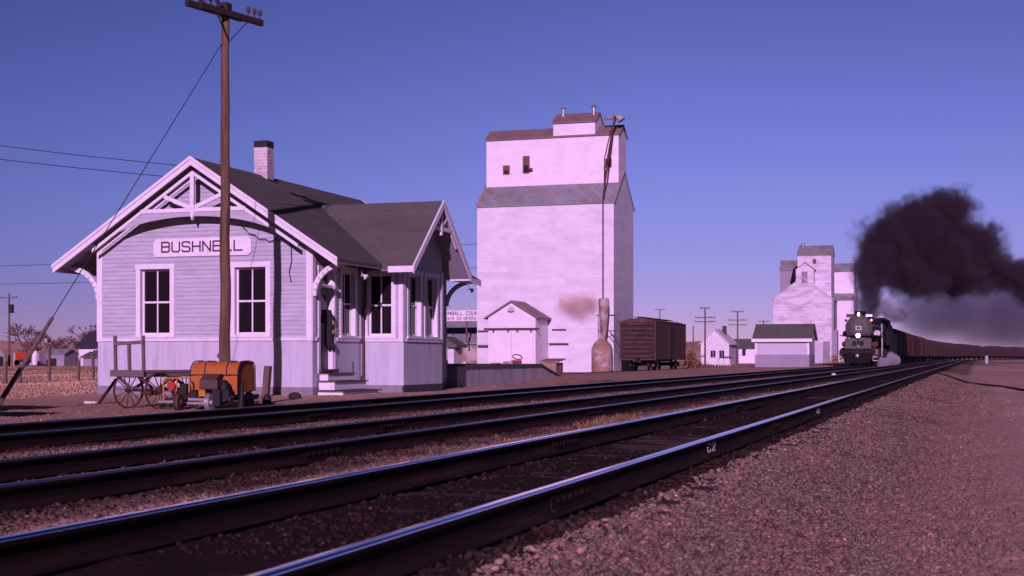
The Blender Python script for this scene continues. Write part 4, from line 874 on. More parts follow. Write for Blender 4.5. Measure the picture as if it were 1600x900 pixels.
cx0, cx1 = -34.95, -31.2; ccw = gable_prism(cx0, cx1, hy0-.012, hy1+.012, 19.6, 21.05, 21.95, 'x'); wpart(ccw, 'cupola_wall', M_elev2, e1)
wpart(gable_roof(cx0, cx1, hy0-.012, hy1+.012, 21.05, 21.95, 'x', .1, .09, .14), 'cupola_roof', M_brroof, e1)
for x in (-34.3, -31.55):
    m = MB(); m.cyl((x, 119.6, 21.7), (x, 119.6, 22.45), .16, n=12); m.tube([(x, 119.6, 22.42), (x, 119.6, 22.62)], [.27, .06], 12); wpart(m, 'roof_vent', M_galv, e1)
for (x0, x1, z0, z1) in ((-39.55, -38.93, 16.75, 17.55), (-37.72, -37.10, 16.78, 18.3), (-30.28, -29.72, 17.0, 17.75)):
    m = MB(); m.box(x0, x1, hy0-.06, hy0-.003, z0, z1); w = wpart(m, 'window', M_shutter, e1); MB().box(x0+.1, x1-.1, hy0-.075, hy0-.062, z0+.08, (z0+z1)/2-.05).build('pane', M_dark, w)
m = MB(); m.bar((-37.1, hy0-.02, 17.0), (-36.8, hy0-.5, 17.12), .25, .12); wpart(m, 'ledge', M_shutter, e1)
# drive shed on the front of it
ax0, ax1, ay0, ay1 = -38.9, -34.75, 112.8, 116.49
wpart(gable_prism(ax0, ax1, ay0, ay1, -1, 4.05, 5.30, 'y'), 'drive_shed_wall', M_elev2, e1)
wpart(gable_roof(ax0, ax1, ay0, ay1-.02, 4.05, 5.30, 'y', .25, .14, .3), 'drive_shed_roof', M_brroof, e1)
m = MB(); m.box(ax0-.35, ax1+.35, ay0-.16, ay0-.02, 2.98, 3.14); m.box(ax1+.36, ax1+1.6, 116.40, 116.48, 2.98, 3.10); m.box(ax0-2.2, ax0-.05, 116.36, 116.48, 2.9, 3.02)
for x in (-38.4, -37.1, -36.3, -35.1): m.box(x-.06, x+.06, ay0-.18, ay0-.06, 2.78, 2.97)
wpieces(m, 'door_track', M_brown, e1)
for x0, x1 in ((-38.75, -36.84), (-36.80, -34.9)): wpart(MB().box(x0, x1, ay0-.075, ay0-.012, -.5, 2.9), 'sliding_door', M_elev2, e1)
m = MB(); m.box(ax0-2.2, ax0-.2, 116.35, 116.49, 1.55, 1.75); m.box(ax1+.1, ax1+1.8, 116.35, 116.49, 1.75, 1.9); wpart(m, 'wall_ledge', M_brown, e1)
m = MB(); m.cyl((-36.85, ay0-.12, 4.72), (-36.85, ay0-.01, 4.72), .2, n=16); m.ball((-36.85, ay0-.2, 4.6), (.3, .12, .12), 12, 6); wpart(m, 'gable_lamp', M_insul, e1)
# cyclone dust collector with its long riser pipe
cyc = wthing('dust_collector', 'rusty metal dust collector bin with cone and long riser pipe by the elevator', 'dust collector', (-29.15, 114.9, -.55))
X0, Y0 = -29.55, 114.7
m = MB(); m.tube([(X0, Y0, -.7), (X0, Y0, 1.35), (X0, Y0, 1.75), (X0, Y0, 2.15), (X0, Y0, 2.3)], [.88, .88, .74, .40, .12], 20); wpart(m, 'bin', M_tin, cyc)
m = MB(); m.tube([(X0+.18, Y0, 2.1), (X0+.2, Y0, 3.2), (X0+.15, Y0, 4.6), (X0+.15, Y0, 5.5), (X0+.15, Y0, 5.6)], [.10, .26, .42, .46, .3], 16); wpart(m, 'cone', M_tin, cyc)
m = MB(); m.tube([(X0-.2, Y0, 2.2), (X0-.28, Y0+.1, 3.4), (X0-.15, Y0+.1, 4.6)], .13, 10); wpart(m, 'side_pipe', M_tin, cyc)
m = MB(); m.tube([(X0-.32, Y0+1.55, 5.2), (X0-.32, Y0+1.55, 14.2), (X0-.1, Y0+2.3, 17), (X0+.15, Y0+3.0, 20.2), (X0+.3, Y0+3.4, 21.1), (X0+.1, Y0+3.9, 21.3)], [.06, .06, .08, .10, .11, .11], 8); m.tube([(X0-.2, Y0+1.5, 14.2), (X0-.35, Y0+2.2, 17.5), (X0+.0, Y0+3.0, 20.0)], .05, 6)
wpart(m, 'riser_pipe', M_rust, cyc)
m = MB(); m.tube([(X0-.8, Y0+4, 21.2), (X0+.1, Y0+3.9, 21.25), (X0+.55, Y0+3.9, 21.2), (X0+.7, Y0+3.9, 20.95)], [.14, .16, .3, .36], 12); wpart(m, 'cowl', M_tin, cyc)
m = MB(); m.bar((X0-.9, Y0+1.7, 4.25), (X0+1.2, Y0+1.7, 4.25), .08, .06); m.bar((X0+.6, Y0+.2, 2.9), (X0+1.3, Y0+1.6, 1.2), .06, .06); m.bar((X0+.3, Y0+.3, 2.9), (X0+1.3, Y0+1.7, 2.9), .06, .06); wpieces(m, 'strut', M_rust, cyc)

# ------------------------------------------------------------------ freight cars
def truck(parent, y, zc=.46, name='truck', detail=True):
    m = MB()
    for x in (-1.0, 1.0): m.prism([(x-.06, y-1.2, .42), (x-.06, y-.9, .62), (x-.06, y-.2, .70), (x-.06, y+.2, .70), (x-.06, y+.9, .62), (x-.06, y+1.2, .42), (x-.06, y+.9, .33), (x-.06, y+.3, .26), (x-.06, y-.3, .26), (x-.06, y-.9, .33)], (.12, 0, 0))
    m.box(-1.0, 1.0, y-.18, y+.18, .4, .66); t = m.build(name, M_iron, parent)
    for yy in (-.84, .84):
        w = MB()
        for x in (-.74, .74): w.cyl((x-.055, y+yy, .42), (x+.055, y+yy, .42), .42, n=20); w.cyl((x-.075 if x > 0 else x+.055, y+yy, .42), (x-.055 if x > 0 else x+.075, y+yy, .42), .45, n=20)
        w.cyl((-.95, y+yy, .42), (.95, y+yy, .42), .07, n=8); w.build('wheel_set', M_iron, t)
        if detail:
            for x in (-1.07, 1.07): MB().cyl((x-.03, y+yy, .42), (x+.03, y+yy, .42), .12, n=12).build('bearing_cap', M_steelp, t)
    return t
def freight_car(name, label, loc, rz, m_body, m_end, Lc=12.4, Hc=4.25, group=None, gondola=False, detail=True):
    t = thing(name, label, 'freight car', loc, rz, group); h = Lc/2; w = 1.46; zb, zt_ = .90, Hc-.32
    m = MB(); m.box(-w, w, -h, h, zb, zt_)
    if detail:
        k = int(Lc/.62)
        for i in range(k+1):
            y = -h+.06+i*(Lc-.12)/k
            for s in (-1, 1): m.box(s*w-.0 if s > 0 else -w-.035, s*w+.035 if s > 0 else -w, y-.025, y+.025, zb, zt_)
    m.build('body', m_body, t)
    r = MB(); prof = [(-w-.05, zt_), (-w-.05, zt_+.05), (-w*.55, zt_+.24), (0, Hc), (w*.55, zt_+.24), (w+.05, zt_+.05), (w+.05, zt_)]
    r.prism([(x, -h-.06, z+.003) for x, z in prof], (0, Lc+.12, 0))
    if detail: r.box(-.3, .3, -h-.1, h+.1, Hc+.06, Hc+.11); [r.box(-.05, .05, -h+.3+i*1.2, -h+.4+i*1.2, Hc, Hc+.06) for i in range(10)]
    r.build('roof', m_end, t)
    u = MB(); u.box(-.25, .25, -h-.1, h+.1, .72, 1.0); u.box(-1.3, 1.3, -h+.02, -h+.18, .86, 1.018); u.box(-1.3, 1.3, h-.18, h-.02, .86, 1.018); u.box(-.9, -.4, -1, 1, .5, .9)
    for s in (-1, 1): u.box(-.16, .16, s*(h+.35)-.28, s*(h+.35)+.28, .72, 1.0)
    u.build('underframe', M_iron, t)
    if detail:
        for s in (-1, 1):
            e = MB()
            for i in range(8):
                z = zb+.22+i*(zt_-zb-.3)/7.3; e.tube([(-1.3, s*(h+.02), z), (-1.1, s*(h+.055), z), (0, s*(h+.075), z), (1.1, s*(h+.055), z), (1.3, s*(h+.02), z)], [.05, .085, .10, .085, .05], 8)
            e.box(-w-.03, -w+.07, s*(h+.03)-.05, s*(h+.03)+.05, zb-.03, zt_); e.box(w-.07, w+.03, s*(h+.03)-.05, s*(h+.03)+.05, zb-.03, zt_); e.box(-w, w, s*(h+.03)-.03, s*(h+.03)+.03, zb-.06, zb+.05); e.box(-w, w, s*(h+.03)-.03, s*(h+.03)+.03, zt_-.06, zt_)
            e.build('car_end', m_end, t)
            l = MB(); [l.bar((1.0, s*(h+.13), zb+.2+i*.42), (1.4, s*(h+.13), zb+.2+i*.42), .025, .025) for i in range(7)]; l.bar((1.0, s*(h+.13), zb), (1.0, s*(h+.13), zt_), .02, .02); l.bar((1.41, s*(h+.13), zb), (1.41, s*(h+.13), zt_), .02, .02); l.build('ladder', M_iron, t)
            MB().torus((.35, s*(h+.2), zb+2.2), (0, 1, 0), .22, .02, 18).build('brake_wheel', M_iron, t)
    for s in (-1, 1):
        d = MB(); a, b = (w+.005, w+.07) if s > 0 else (-w-.07, -w-.005)
        d.box(a, b, -.95, .95, zb+.02, zt_-.08)
        d.box(a, b, -1.6, 1.6, zt_-.07, zt_-.01); [d.bar((s*(w+.085), -.9, z), (s*(w+.085), .9, z), .04, .05) for z in (1.5, 2.2, 2.9, 3.5)] if detail else None
        d.build('door', m_body, t)
    for y in (-h+1.7, h-1.7): truck(t, y, detail=detail)
    return t
freight_car('boxcar', 'dark oxide red boxcar with ribbed end standing on the siding by the elevator', (-26, 112.4+6.3, ZD), 0, M_boxred, M_boxend)
# ------------------------------------------------------------------ steam locomotive, running towards the camera (local -y is forward)
LX, LY = TA, 141.5
lo = thing('steam_locomotive', 'black steam locomotive with lit headlight and grey smokebox front heading towards the camera', 'locomotive', (LX, LY, ZA)); lo.scale = (1.05, 1.0, 1.06)
zc = 3.42; r = 1.19
m = MB(); m.tube([(0, 1.2, zc), (0, 8, zc), (0, 16, zc+.05), (0, 19.5, zc+.1), (0, 24.5, zc+.1)], [r, r, r+.08, r+.2, r+.2], 40); m.build('boiler', M_black, lo)
m = MB(); m.tube([(0, 1.19, zc), (0, 1.12, zc), (0, 1.08, zc)], [r+.03, r+.03, r-.08], 40); m.build('smokebox_ring', M_graph, lo)
sf = MB().tube([(0, 1.075, zc), (0, 1.0, zc), (0, .93, zc)], [r-.12, r-.16, .55], 40).build('smokebox_front', M_graph, lo)
MB().box(-r+.12, r-.12, .965, 1.0, zc+.30, zc+.36).build('grab_bar', M_black, sf)
m = MB(); [m.cyl((math.cos(a)*(r-.05), 1.05, zc+math.sin(a)*(r-.05)), (math.cos(a)*(r-.05), 1.11, zc+math.sin(a)*(r-.05)), .03, n=6) for a in [i*math.pi/16 for i in range(32)]]; m.build('clamp_bolt', M_black, sf)
m = MB(); m.prism([(-.26, .86, zc-.20), (.26, .86, zc-.20), (.26, .86, zc+.20), (-.26, .86, zc+.20)], (0, .05, 0)); npl = m.build('number_plate', M_galv, lo)
m = MB(); m.prism([(-.16, .845, zc-.1), (.16, .845, zc-.1), (.16, .845, zc+.1), (-.16, .845, zc+.1)], (0, .013, 0)); m.build('plate_field', M_graph, npl)
hl = MB().tube([(0, .95, zc-.70), (0, .34, zc-.70), (0, .31, zc-.70)], [.22, .26, .26], 20).build('headlight', M_black, lo)
MB().cyl((0, .31, zc-.70), (0, .295, zc-.70), .21, n=20).build('lens', M_lit, hl)
m = MB(); m.tube([(0, 1.3, zc+1.28), (0, 1.05, zc+1.28)], [.16, .19], 14); tl = m.build('top_lamp', M_black, lo); MB().ball((0, 1.04, zc+1.28), (.13, .04, .19), 12, 8).build('lens', M_lit, tl)
for x in (-.78, .93): 
    nb = MB().box(x-.34, x+.34, 1.15, 1.5, zc+1.0, zc+1.3).build('number_board', M_black, lo); MB().box(x-.3, x+.3, 1.135, 1.148, zc+1.04, zc+1.26).build('board_face', M_board if x > 0 else M_graph, nb)
for x, mm in ((1.15, M_litor), (-1.15, M_black)):
    c = MB().cyl((x, 1.2, zc+.72), (x, 1.0, zc+.72), .12, n=12).build('class_lamp', M_black, lo); MB().ball((x, 1.0, zc+.72), (.11, .04, .11), 10, 6).build('lens', mm, c)
m = MB(); m.tube([(0, 2.6, zc+.9), (0, 2.6, zc+1.45), (0, 2.6, zc+1.6)], [.52, .45, .5], 20); m.tube([(0, 3.9, zc+.9), (0, 3.9, zc+1.45), (0, 3.9, zc+1.58)], [.5, .45, .5], 20); m.build('stack', M_black, lo)
for y in (7.5, 12.5): MB().tube([(0, y, zc+.9), (0, y, zc+1.3), (0, y, zc+1.42)], [.75, .62, .2], 20).build('sand_dome', M_black, lo)
m = MB(); m.box(-1.7, 1.7, .6, 2.4, zc-.72, zc-.66); m.box(1.1, 1.7, 2.4, 20, zc-.72, zc-.66); m.box(-1.7, -1.1, 2.4, 20, zc-.72, zc-.66); m.build('running_board', M_black, lo)
for s in (-1, 1):
    sh = MB().box(min(s*.05, s*1.2), max(s*.05, s*1.2), .28, .55, 1.5, 2.48).build('pump_shield', M_graph, lo, .04)
    MB().box(min(s*.15, s*.50), max(s*.15, s*.50), .262, .278, 1.78, 2.22).build('shield_opening', M_dark, sh)
m = MB(); m.box(-1.6, 1.6, -.1, .3, 1.08, 1.42); m.prism([(-1.45, -.1, 1.08), (1.45, -.1, 1.08), (1.1, -.85, .18), (-1.1, -.85, .18)], (0, .35, 0)); m.build('pilot', M_black, lo, .02)
m = MB(); m.box(-.14, .14, -.75, -.1, .72, 1.0); m.ball((0, -.72, .86), (.16, .14, .2), 10, 6); m.build('coupler', M_steelp, lo)
for s in (-1, 1):
    MB().cyl((s*1.38, 2.4, 1.15), (s*1.38, 4.0, 1.15), .52, n=24).build('cylinder', M_black, lo); MB().cyl((s*1.38, 2.36, 1.15), (s*1.38, 2.41, 1.15), .42, n=20).build('cylinder_head', M_rust, lo)
    MB().cyl((s*1.38, 2.3, 1.95), (s*1.38, 4.1, 1.95), .27, n=16).build('valve_chest', M_rust, lo); MB().cyl((s*1.38, 12.4, 1.15), (s*1.38, 14.0, 1.15), .55, n=24).build('cylinder', M_black, lo)
    MB().box(s*1.5-.25, s*1.5+.25, .0, .6, 1.30, 1.36).build('step_plate', M_steelp, lo)
    m = MB(); [m.box(s*1.55-.2, s*1.55+.2, .15, .4, z, z+.05) for z in (.4, .75, 1.08)]; m.box(s*1.55-.21, s*1.55-.18, .2, .24, .4, 1.3); m.build('pilot_steps', M_steelp, lo)
    MB().cyl((s*1.45, 4.4, zc-.45), (s*1.45, 7.6, zc-.45), .30, n=18).build('air_tank', M_galv, lo)
    m = MB(); m.tube([(s*1.62, 9.0, zc+.55), (s*1.62, 9.02, zc-.4), (s*1.66, 9.0, zc-1.4), (s*1.62, 9.0, .9)], .09, 8); m.build('injector_pipe', M_galv, lo)
    m = MB(); m.tube([(s*1.3, 1.3, zc+.25), (s*1.32, 10, zc+.3), (s*1.36, 20, zc+.35)], .03, 6); m.build('hand_rail', M_galv, lo)
    for y in (5.2, 6.95, 8.7, 10.45, 14.4, 16.15, 17.9, 19.65):
        m = MB(); m.torus((s*.78, y, .86), (1, 0, 0), .80, .06, 28); [m.bar((s*.78, y, .86), (s*.78, y+.78*math.cos(k*math.pi/6), .86+.78*math.sin(k*math.pi/6)), .07, .06) for k in range(12)]; m.cyl((s*.70, y, .86), (s*.9, y, .86), .16, n=12); m.build('driving_wheel', M_black, lo)
    for y in (1.6, 3.1, 21.6, 23.0): MB().cyl((s*.72, y, .46), (s*.82, y, .46), .46, n=20).build('truck_wheel', M_black, lo)
    for y0, y1 in ((5.2, 10.45), (14.4, 19.65)): MB().bar((s*.98, y0, .62), (s*.98, y1, .62), .07, .16).build('side_rod', M_steelp, lo)
    for y0, y1 in ((3.9, 6.95), (13.9, 16.15)): MB().bar((s*1.10, y0, 1.15), (s*1.10, y1, .62), .07, .15).build('main_rod', M_steelp, lo)
m = MB(); m.box(-1.6, 1.6, 21.5, 25.5, 2.0, 4.55); m.prism([(-1.7, 21.3, 4.55), (1.7, 21.3, 4.55), (1.2, 21.3, 4.85), (-1.2, 21.3, 4.85)], (0, 4.6, 0)); m.build('cab', M_black, lo)
m = MB(); m.box(-.55, .55, .4, 25, .55, 1.5); m.build('engine_frame', M_black, lo)
# tender
td = thing('tender', 'black tender coupled behind the steam locomotive', 'tender', (TA, LY+27.2, ZA))
m = MB(); m.tube([(0, 0, 2.6), (0, 13.6, 2.6)], 1.55, 24); m.box(-1.5, 1.5, 0, 13.6, 1.05, 3.6); m.prism([(-1.5, 1.2, 3.6), (1.5, 1.2, 3.6), (1.25, 1.2, 4.6), (-1.25, 1.2, 4.6)], (0, 7.5, 0)); m.build('tank', M_black, td)
MB().box(-1.45, 1.45, .2, 13.4, .85, 1.04).build('frame', M_black, td)
for y in (1.6, 5.2, 7.4, 9.6, 11.8):
    w = MB(); [w.cyl((s*.74-.06, y, .5), (s*.74+.06, y, .5), .5, n=20) for s in (-1, 1)]; w.build('wheel_set', M_iron, td)
# the cars of the train
c0_ = None; s_ = LY+27.2+14.4; cars = 0
M_cars = [M_boxred, mat('orange_brown_freight_car', (.21, .075, .045), .75, var=.35, scale=.6, dirt=(.07, .028, .022), dscale=.4, dlo=.45, dhi=.65), M_redcar]
protos = {}
while s_ < 690:
    k = 0 if cars in (0, 1) else 1 if cars in (2, 3, 6) else 2
    y = s_+6.3; x = TA+float(bend(y)); rz = -math.atan(dbend(y)); lab = {0: 'dark freight car coupled behind the tender in the moving train', 1: 'orange brown freight car catching the sun in the moving train', 2: 'reddish brown freight car in the long train curving away under the smoke'}[k]
    if k not in protos: protos[k] = freight_car('freight_car', lab, (x, y, ZA), rz, M_cars[k], M_cars[k], 12.6, 4.5, 'freight cars of the moving train', detail=False)
    else: dup(protos[k], (x, y, ZA), rz).scale = (1, 1, random.choice((.90, .95, 1.0, 1.0, 1.03)))
    s_ += 13.4; cars += 1

bk = wthing('shadow_boards', 'added boards on posts, unseen beyond the left edge, shaped to cast the long platform shadows', 'shadow caster', (-18, 14, -.25))  # unseen boards added out of frame to throw the two long ground shadows
wpart(MB().box(-26, -13.55, 13.9, 14.0, 1.75, 2.35), 'plank', M_wood, bk); wpart(MB().box(-26, -14.9, 13.9, 14.0, 2.72, 3.42), 'plank', M_wood, bk)
for x in (-25, -20, -15.2): wpart(MB().box(x-.06, x+.06, 14.003, 14.12, -.5, 3.4), 'post', M_wood, bk)
# ------------------------------------------------------------------ two tone shed, second and third elevators
ts = wthing('section_shed', 'two tone lilac and grey shed with a dark roof beside the track', 'shed', (-17.2, 136.5, -.2))
wpart(gable_prism(-19.75, -14.75, 134.3, 139.0, -1, 2.45, 3.75, 'x'), 'wall', M_shedup, ts)
wpart(MB().box(-19.77, -14.73, 134.27, 139.02, -1, .93), 'lower_wall', M_shedlow, ts)
wpart(gable_roof(-19.75, -14.75, 134.3, 139.0, 2.45, 3.75, 'x', .28, .10, .32), 'roof', M_roofgr, ts)
m = MB(); m.box(-20.05, -14.45, 133.94, 133.97, 2.12, 2.42); m.box(-14.95, -14.73, 134.24, 134.27, .93, 2.45); m.box(-19.77, -19.6, 134.24, 134.27, .93, 2.45); wpart(m, 'trim', M_white, ts)
e2 = wthing('grain_elevator', 'old white grain elevator with a dormer and square cupola behind the two tone shed', 'grain elevator', (-26.6, 238, -.55))
bx0, bx1, by0, by1 = -31.5, -22.15, 234.2, 243.5
wpart(gable_prism(bx0, bx1, by0, by1, -1, 10.1, 13.6, 'y'), 'wall', M_elevold, e2)
wpart(gable_roof(bx0, bx1, by0, by1, 10.1, 13.6, 'y', .12, .14, .2), 'roof', M_elevold, e2)
wpart(gable_prism(-27.75, -22.35, 235.6, 241, 9.5, 17.3, 18.9, 'x'), 'cupola_wall', M_elevold, e2)
wpart(gable_roof(-27.75, -22.35, 235.6, 241, 17.3, 18.9, 'x', .12, .12, .15), 'cupola_roof', M_elevroof, e2)
wpart(gable_prism(-27.85, -24.95, 234.17, 235.59, 11.3, 14.9, 16.0, 'y'), 'dormer_wall', M_elevold, e2)
wpart(gable_roof(-27.85, -24.95, 234.17, 235.57, 14.9, 16.0, 'y', .12, .10, .2), 'dormer_roof', M_brroof, e2)
wpart(MB().box(-26.95, -26.0, 234.1, 234.15, 12.75, 14.55), 'dormer_door', M_elevroof, e2)
wpart(MB().box(-25.3, -24.75, 235.54, 235.59, 15.9, 16.65), 'window', M_shutter, e2)
m = MB(); m.tube([(-27.2, 238.2, 18.6), (-27.2, 238.2, 19.0)], .25, 10); m.ball((-27.2, 238.2, 19.2), .36, 12, 8); wpart(m, 'roof_vent', M_galv, e2)
wpart(gable_prism(-32.0, -28.6, 246.6, 251, -1, 15.6, 17.3, 'x'), 'rear_tower_wall', M_shedlow, e2); wpart(gable_roof(-32.0, -28.6, 246.6, 251, 15.6, 17.3, 'x', .15, .1, .15), 'rear_tower_roof', M_elevroof, e2)
wpart(MB().box(-26.0, -23.6, 234.12, 234.18, -.6, 3.0), 'lower_door', M_shedup, e2); wpart(MB().box(-23.5, -22.4, 234.1, 234.18, -.6, 3.2), 'side_door', M_elevroof, e2)
m = MB(); m.box(-22.14, -21.8, 234.3, 236.5, -.6, 10); m.box(-22.14, -21.3, 234.4, 236.5, -.6, 5); wpart(m, 'leg_housing', M_shedlow, e2)
e3 = wthing('grain_elevator', 'bright white grain elevator partly hidden behind the locomotive smoke', 'grain elevator', (-26, 274, -.55))
wpart(gable_prism(-32, -21.5, 269.5, 279, -1, 11.2, 14.0, 'x'), 'wall', M_elev2, e3); wpart(gable_roof(-32, -21.5, 269.5, 279, 11.2, 14.0, 'x', .12, .1, .12), 'roof', M_elevroof, e3)
wpart(gable_prism(-29.6, -21.6, 271.6, 276.9, 11.5, 16.6, 18.2, 'x'), 'headhouse_wall', M_elev2, e3); wpart(gable_roof(-29.6, -21.6, 271.6, 276.9, 16.6, 18.2, 'x', .12, .1, .12), 'headhouse_roof', M_elevroof, e3)
# ------------------------------------------------------------------ houses beyond
def house(lab, x0, x1, y0, y1, ze, zr, axis, wallm, roofm, wins=(), chim=None, name='house', z0=-1.2, cat='house', ov=.3):
    cx, cy_ = (x0+x1)/2, (y0+y1)/2; h = wthing(name, lab, cat, (cx, cy_, -.55))
    wpart(gable_prism(x0, x1, y0, y1, z0, ze, zr, axis), 'wall', wallm, h); rf = wpart(gable_roof(x0, x1, y0, y1, ze, zr, axis, ov, .14, ov), 'roof', roofm, h)
    for (a, b, q, r) in wins:
        f = MB(); f.box(a-.12, b+.12, y0-.06, y0-.003, q-.12, r+.12); w = wpart(f, 'window', M_white_old, h); g = MB(); g.box(a, (a+b)/2-.03, y0-.075, y0-.062, q, r); g.box((a+b)/2+.03, b, y0-.075, y0-.062, q, r); g.build('pane', M_dark, w)
    if chim: MB().box(chim[0]-.3, chim[0]+.3, chim[1]-.3, chim[1]+.3, chim[2], chim[3]).build('chimney', M_rust, rf)
    return h
hh_ = house('small white gabled house with two windows and a brick chimney beyond the boxcar', -43.4, -38.7, 234, 242, 2.95, 5.2, 'y', M_white_old, M_white_old, ((-41.75, -40.95, .6, 1.75), (-40.3, -39.5, .6, 1.75)), (-40.3, 239, 4.2, 5.9))
house('low white building with a dark roof right of the small gabled house', -43.0, -36.4, 262, 268, 2.35, 3.9, 'x', M_elev2, M_roofgr, (), None, 'outbuilding', cat='building')
wpart(MB().box(-40.9, -40.3, 261.93, 261.99, .9, 2.2), 'window', M_dark, bpy.data.objects['outbuilding'])
house('grain office building with a dark roof left of the tall elevator', -58, -43.0, 128.5, 137, 2.1, 4.6, 'x', M_tin, M_elevroof, (), None, 'office_building', cat='building')
gs_ = wthing('roof_sign', 'white billboard with dark lettering on the roof of the grain office', 'sign', (-47, 126.4, 4.5))
F_sg = (-51.4, 126.4, 1, 0, 0, -1)
wpart(MB().fbox(F_sg, 0, 9.6, -.08, 0, 4.12, 5.12), 'board', M_white, gs_)
m, _ = lettering('KIMBALL COUNTY', F_sg, 3.36, 4.68, .21, .32, .10, .004, .055, .012); wpart(m, 'lettering', M_letter, gs_)
m, _ = lettering('GRAIN CO-OPERATIVE', F_sg, 3.26, 4.23, .175, .26, .09, .004, .042, .012); wpart(m, 'lettering', M_letter, gs_)
m = MB(); [m.bar((x, 126.52, 2.0), (x, 126.52, 4.2), .12, .12) for x in (-50.8, -48.3, -45.8, -43.2, -42.2)]; wpart(m, 'sign_post', M_wood, gs_)
for (x, mm, lab) in ((-48.6, M_redpaint, 'small red pennant in the string before the office roof'), (-47.7, M_dark, 'small dark blue pennant in the string before the office roof'), (-46.2, M_white, 'small white pennant in the string before the office roof')):
    tag(MB().prism([(x, 127.5, 3.05), (x+.32, 127.5, 3.0), (x+.16, 127.5, 2.72)], (0, .01, 0)).build('pennant', mm), lab, 'pennant', 'pennants on a string')
ps = wthing('pump_shelter', 'tiny white shelter with a pointed roof between the depot and the elevator', 'shelter', (-33.5, 89, -.55))
m = MB(); m.box(-34.3, -33.9, 88.4, 88.8, -.7, 1.35); m.box(-33.3, -32.9, 88.4, 88.8, -.7, 1.35); m.box(-33.3, -32.9, 89.6, 90.0, -.7, 1.35); m.box(-33.4, -32.9, 88.8, 89.6, -.7, 1.2); wpart(m, 'post', M_white_old, ps)
m = MB(); m.prism([(-34.6, 88.1, 1.36), (-32.6, 88.1, 1.36), (-32.6, 88.1, 1.5), (-33.6, 88.1, 2.1), (-34.6, 88.1, 1.5)], (0, 2.2, 0)); wpart(m, 'roof', M_roofgr, ps)
bn_ = wthing('livestock_fence', 'low pale board fence beyond the freight dock', 'fence', (-40, 110, -.55))
m = MB(); [m.bar((-54+i*1.9, 112, -.7), (-54+i*1.9, 112, .35), .1, .1) for i in range(8)]; m.box(-54, -40.6, 111.93, 111.95, .1, .24); m.box(-54, -40.6, 111.93, 111.95, -.3, -.16); wpart(m, 'rail', M_white_old, bn_)
o = MB().box(-.9, .9, -.5, .5, .0, .55); o.box(-.5, .6, -.45, .45, .552, .95); o = o.build('machinery', M_iron, None, .08, (-38.8, 101, -.45)); tag(o, 'small dark machine standing by the pale fence beyond the dock', 'machine')
# barricade legs, brush, posts, cable
for i, (x, lab) in enumerate(((-32.9, 'white sawhorse leaning left of the pair by the siding'), (-32.1, 'white sawhorse, left of the upright pair by the siding'), (-31.3, 'white sawhorse, right one of the upright pair by the siding'))):
    t = wthing('sawhorse', lab, 'sawhorse', (x, 189, -.5), 'white sawhorses by the siding')
    m = MB(); ln = .55 if i == 0 else .28
    m.bar((x-.25, 189, -.5), (x-.25+ln, 189, .75), .14, .1); m.bar((x+.1, 189.5, -.5), (x-.25+ln, 189.2, .75), .12, .1); wpart(m, 'leg', M_white, t)
    if i: wpart(MB().box(x-.45, x+.5, 188.9, 189.0, .55, .75), 'rail', M_letter, t)
def bush(lab, x, y, r, h, n, m_, name='dry_bush'):
    v, f = [], []
    for _ in range(n):
        a = random.uniform(0, 6.28); e = math.acos(random.uniform(0, 1)); q = random.random()**.4; c = Vector((math.cos(a)*math.sin(e)*r*q, math.sin(a)*math.sin(e)*r*q, math.cos(e)*h*q)); s = random.uniform(.05, .16)
        d1 = Vector((random.gauss(0, 1), random.gauss(0, 1), random.gauss(0, 1))).normalized()*s; d2 = Vector((random.gauss(0, 1), random.gauss(0, 1), random.gauss(0, 1))).normalized()*s*.5; o_ = len(v); v += [c-d1-d2, c+d1-d2, c+d1+d2, c-d1+d2]; f.append((o_, o_+1, o_+2, o_+3))
    me = bpy.data.meshes.new(name); me.from_pydata(v, [], f); me.materials.append(m_); o_ = bpy.data.objects.new(name, me); COL.objects.link(o_); o_.location = (x, y, gz1(x, y)-.05); return tag(o_, lab, 'bush', 'dry bushes')
bush('tall dry yellowish brush right behind the boxcar', -24.4, 126.8, .7, 1.9, 700, M_dirtbush); bush('smaller dry brush beside the end of the boxcar', -23.6, 125.9, .55, .8, 300, M_dirtbush)
bush('tan brush at the foot of the far elevators', -20.6, 228, 1.6, 1.7, 500, M_straw)
for (x, y, h, mm, lab) in ((1.75, 262, 1.35, M_white, 'short white marker post on the right beside the curving train'), (.9, 262, 1.7, M_wood, 'thin dark post left of the white marker post')):
    tag(MB().tube([(x, y, -.7), (x, y, -.5+h), (x, y, -.45+h)], [.28 if mm is M_white else .07]*2+[.1], 10).build('marker_post', mm), lab, 'post', 'lineside posts')
cpts = [(-2.2, 84), (-1.6, 79), (-.9, 72), (-.3, 66), (.3, 63), (.9, 60), (1.5, 55), (2.4, 50), (3.2, 47)]
tag(MB().tube([(x, y, gz1(x, y)+.03) for x, y in cpts], .045, 7).build('ground_cable', M_arm), 'dark hose lying across the dirt on the right', 'hose')
tag(MB().ball((0, 0, 0), (.12, .08, .06), 9, 6).build('pale_stone', M_white, None, 0, (-6.9, 74, -.15)), 'pale stone lying on the middle track', 'stone')
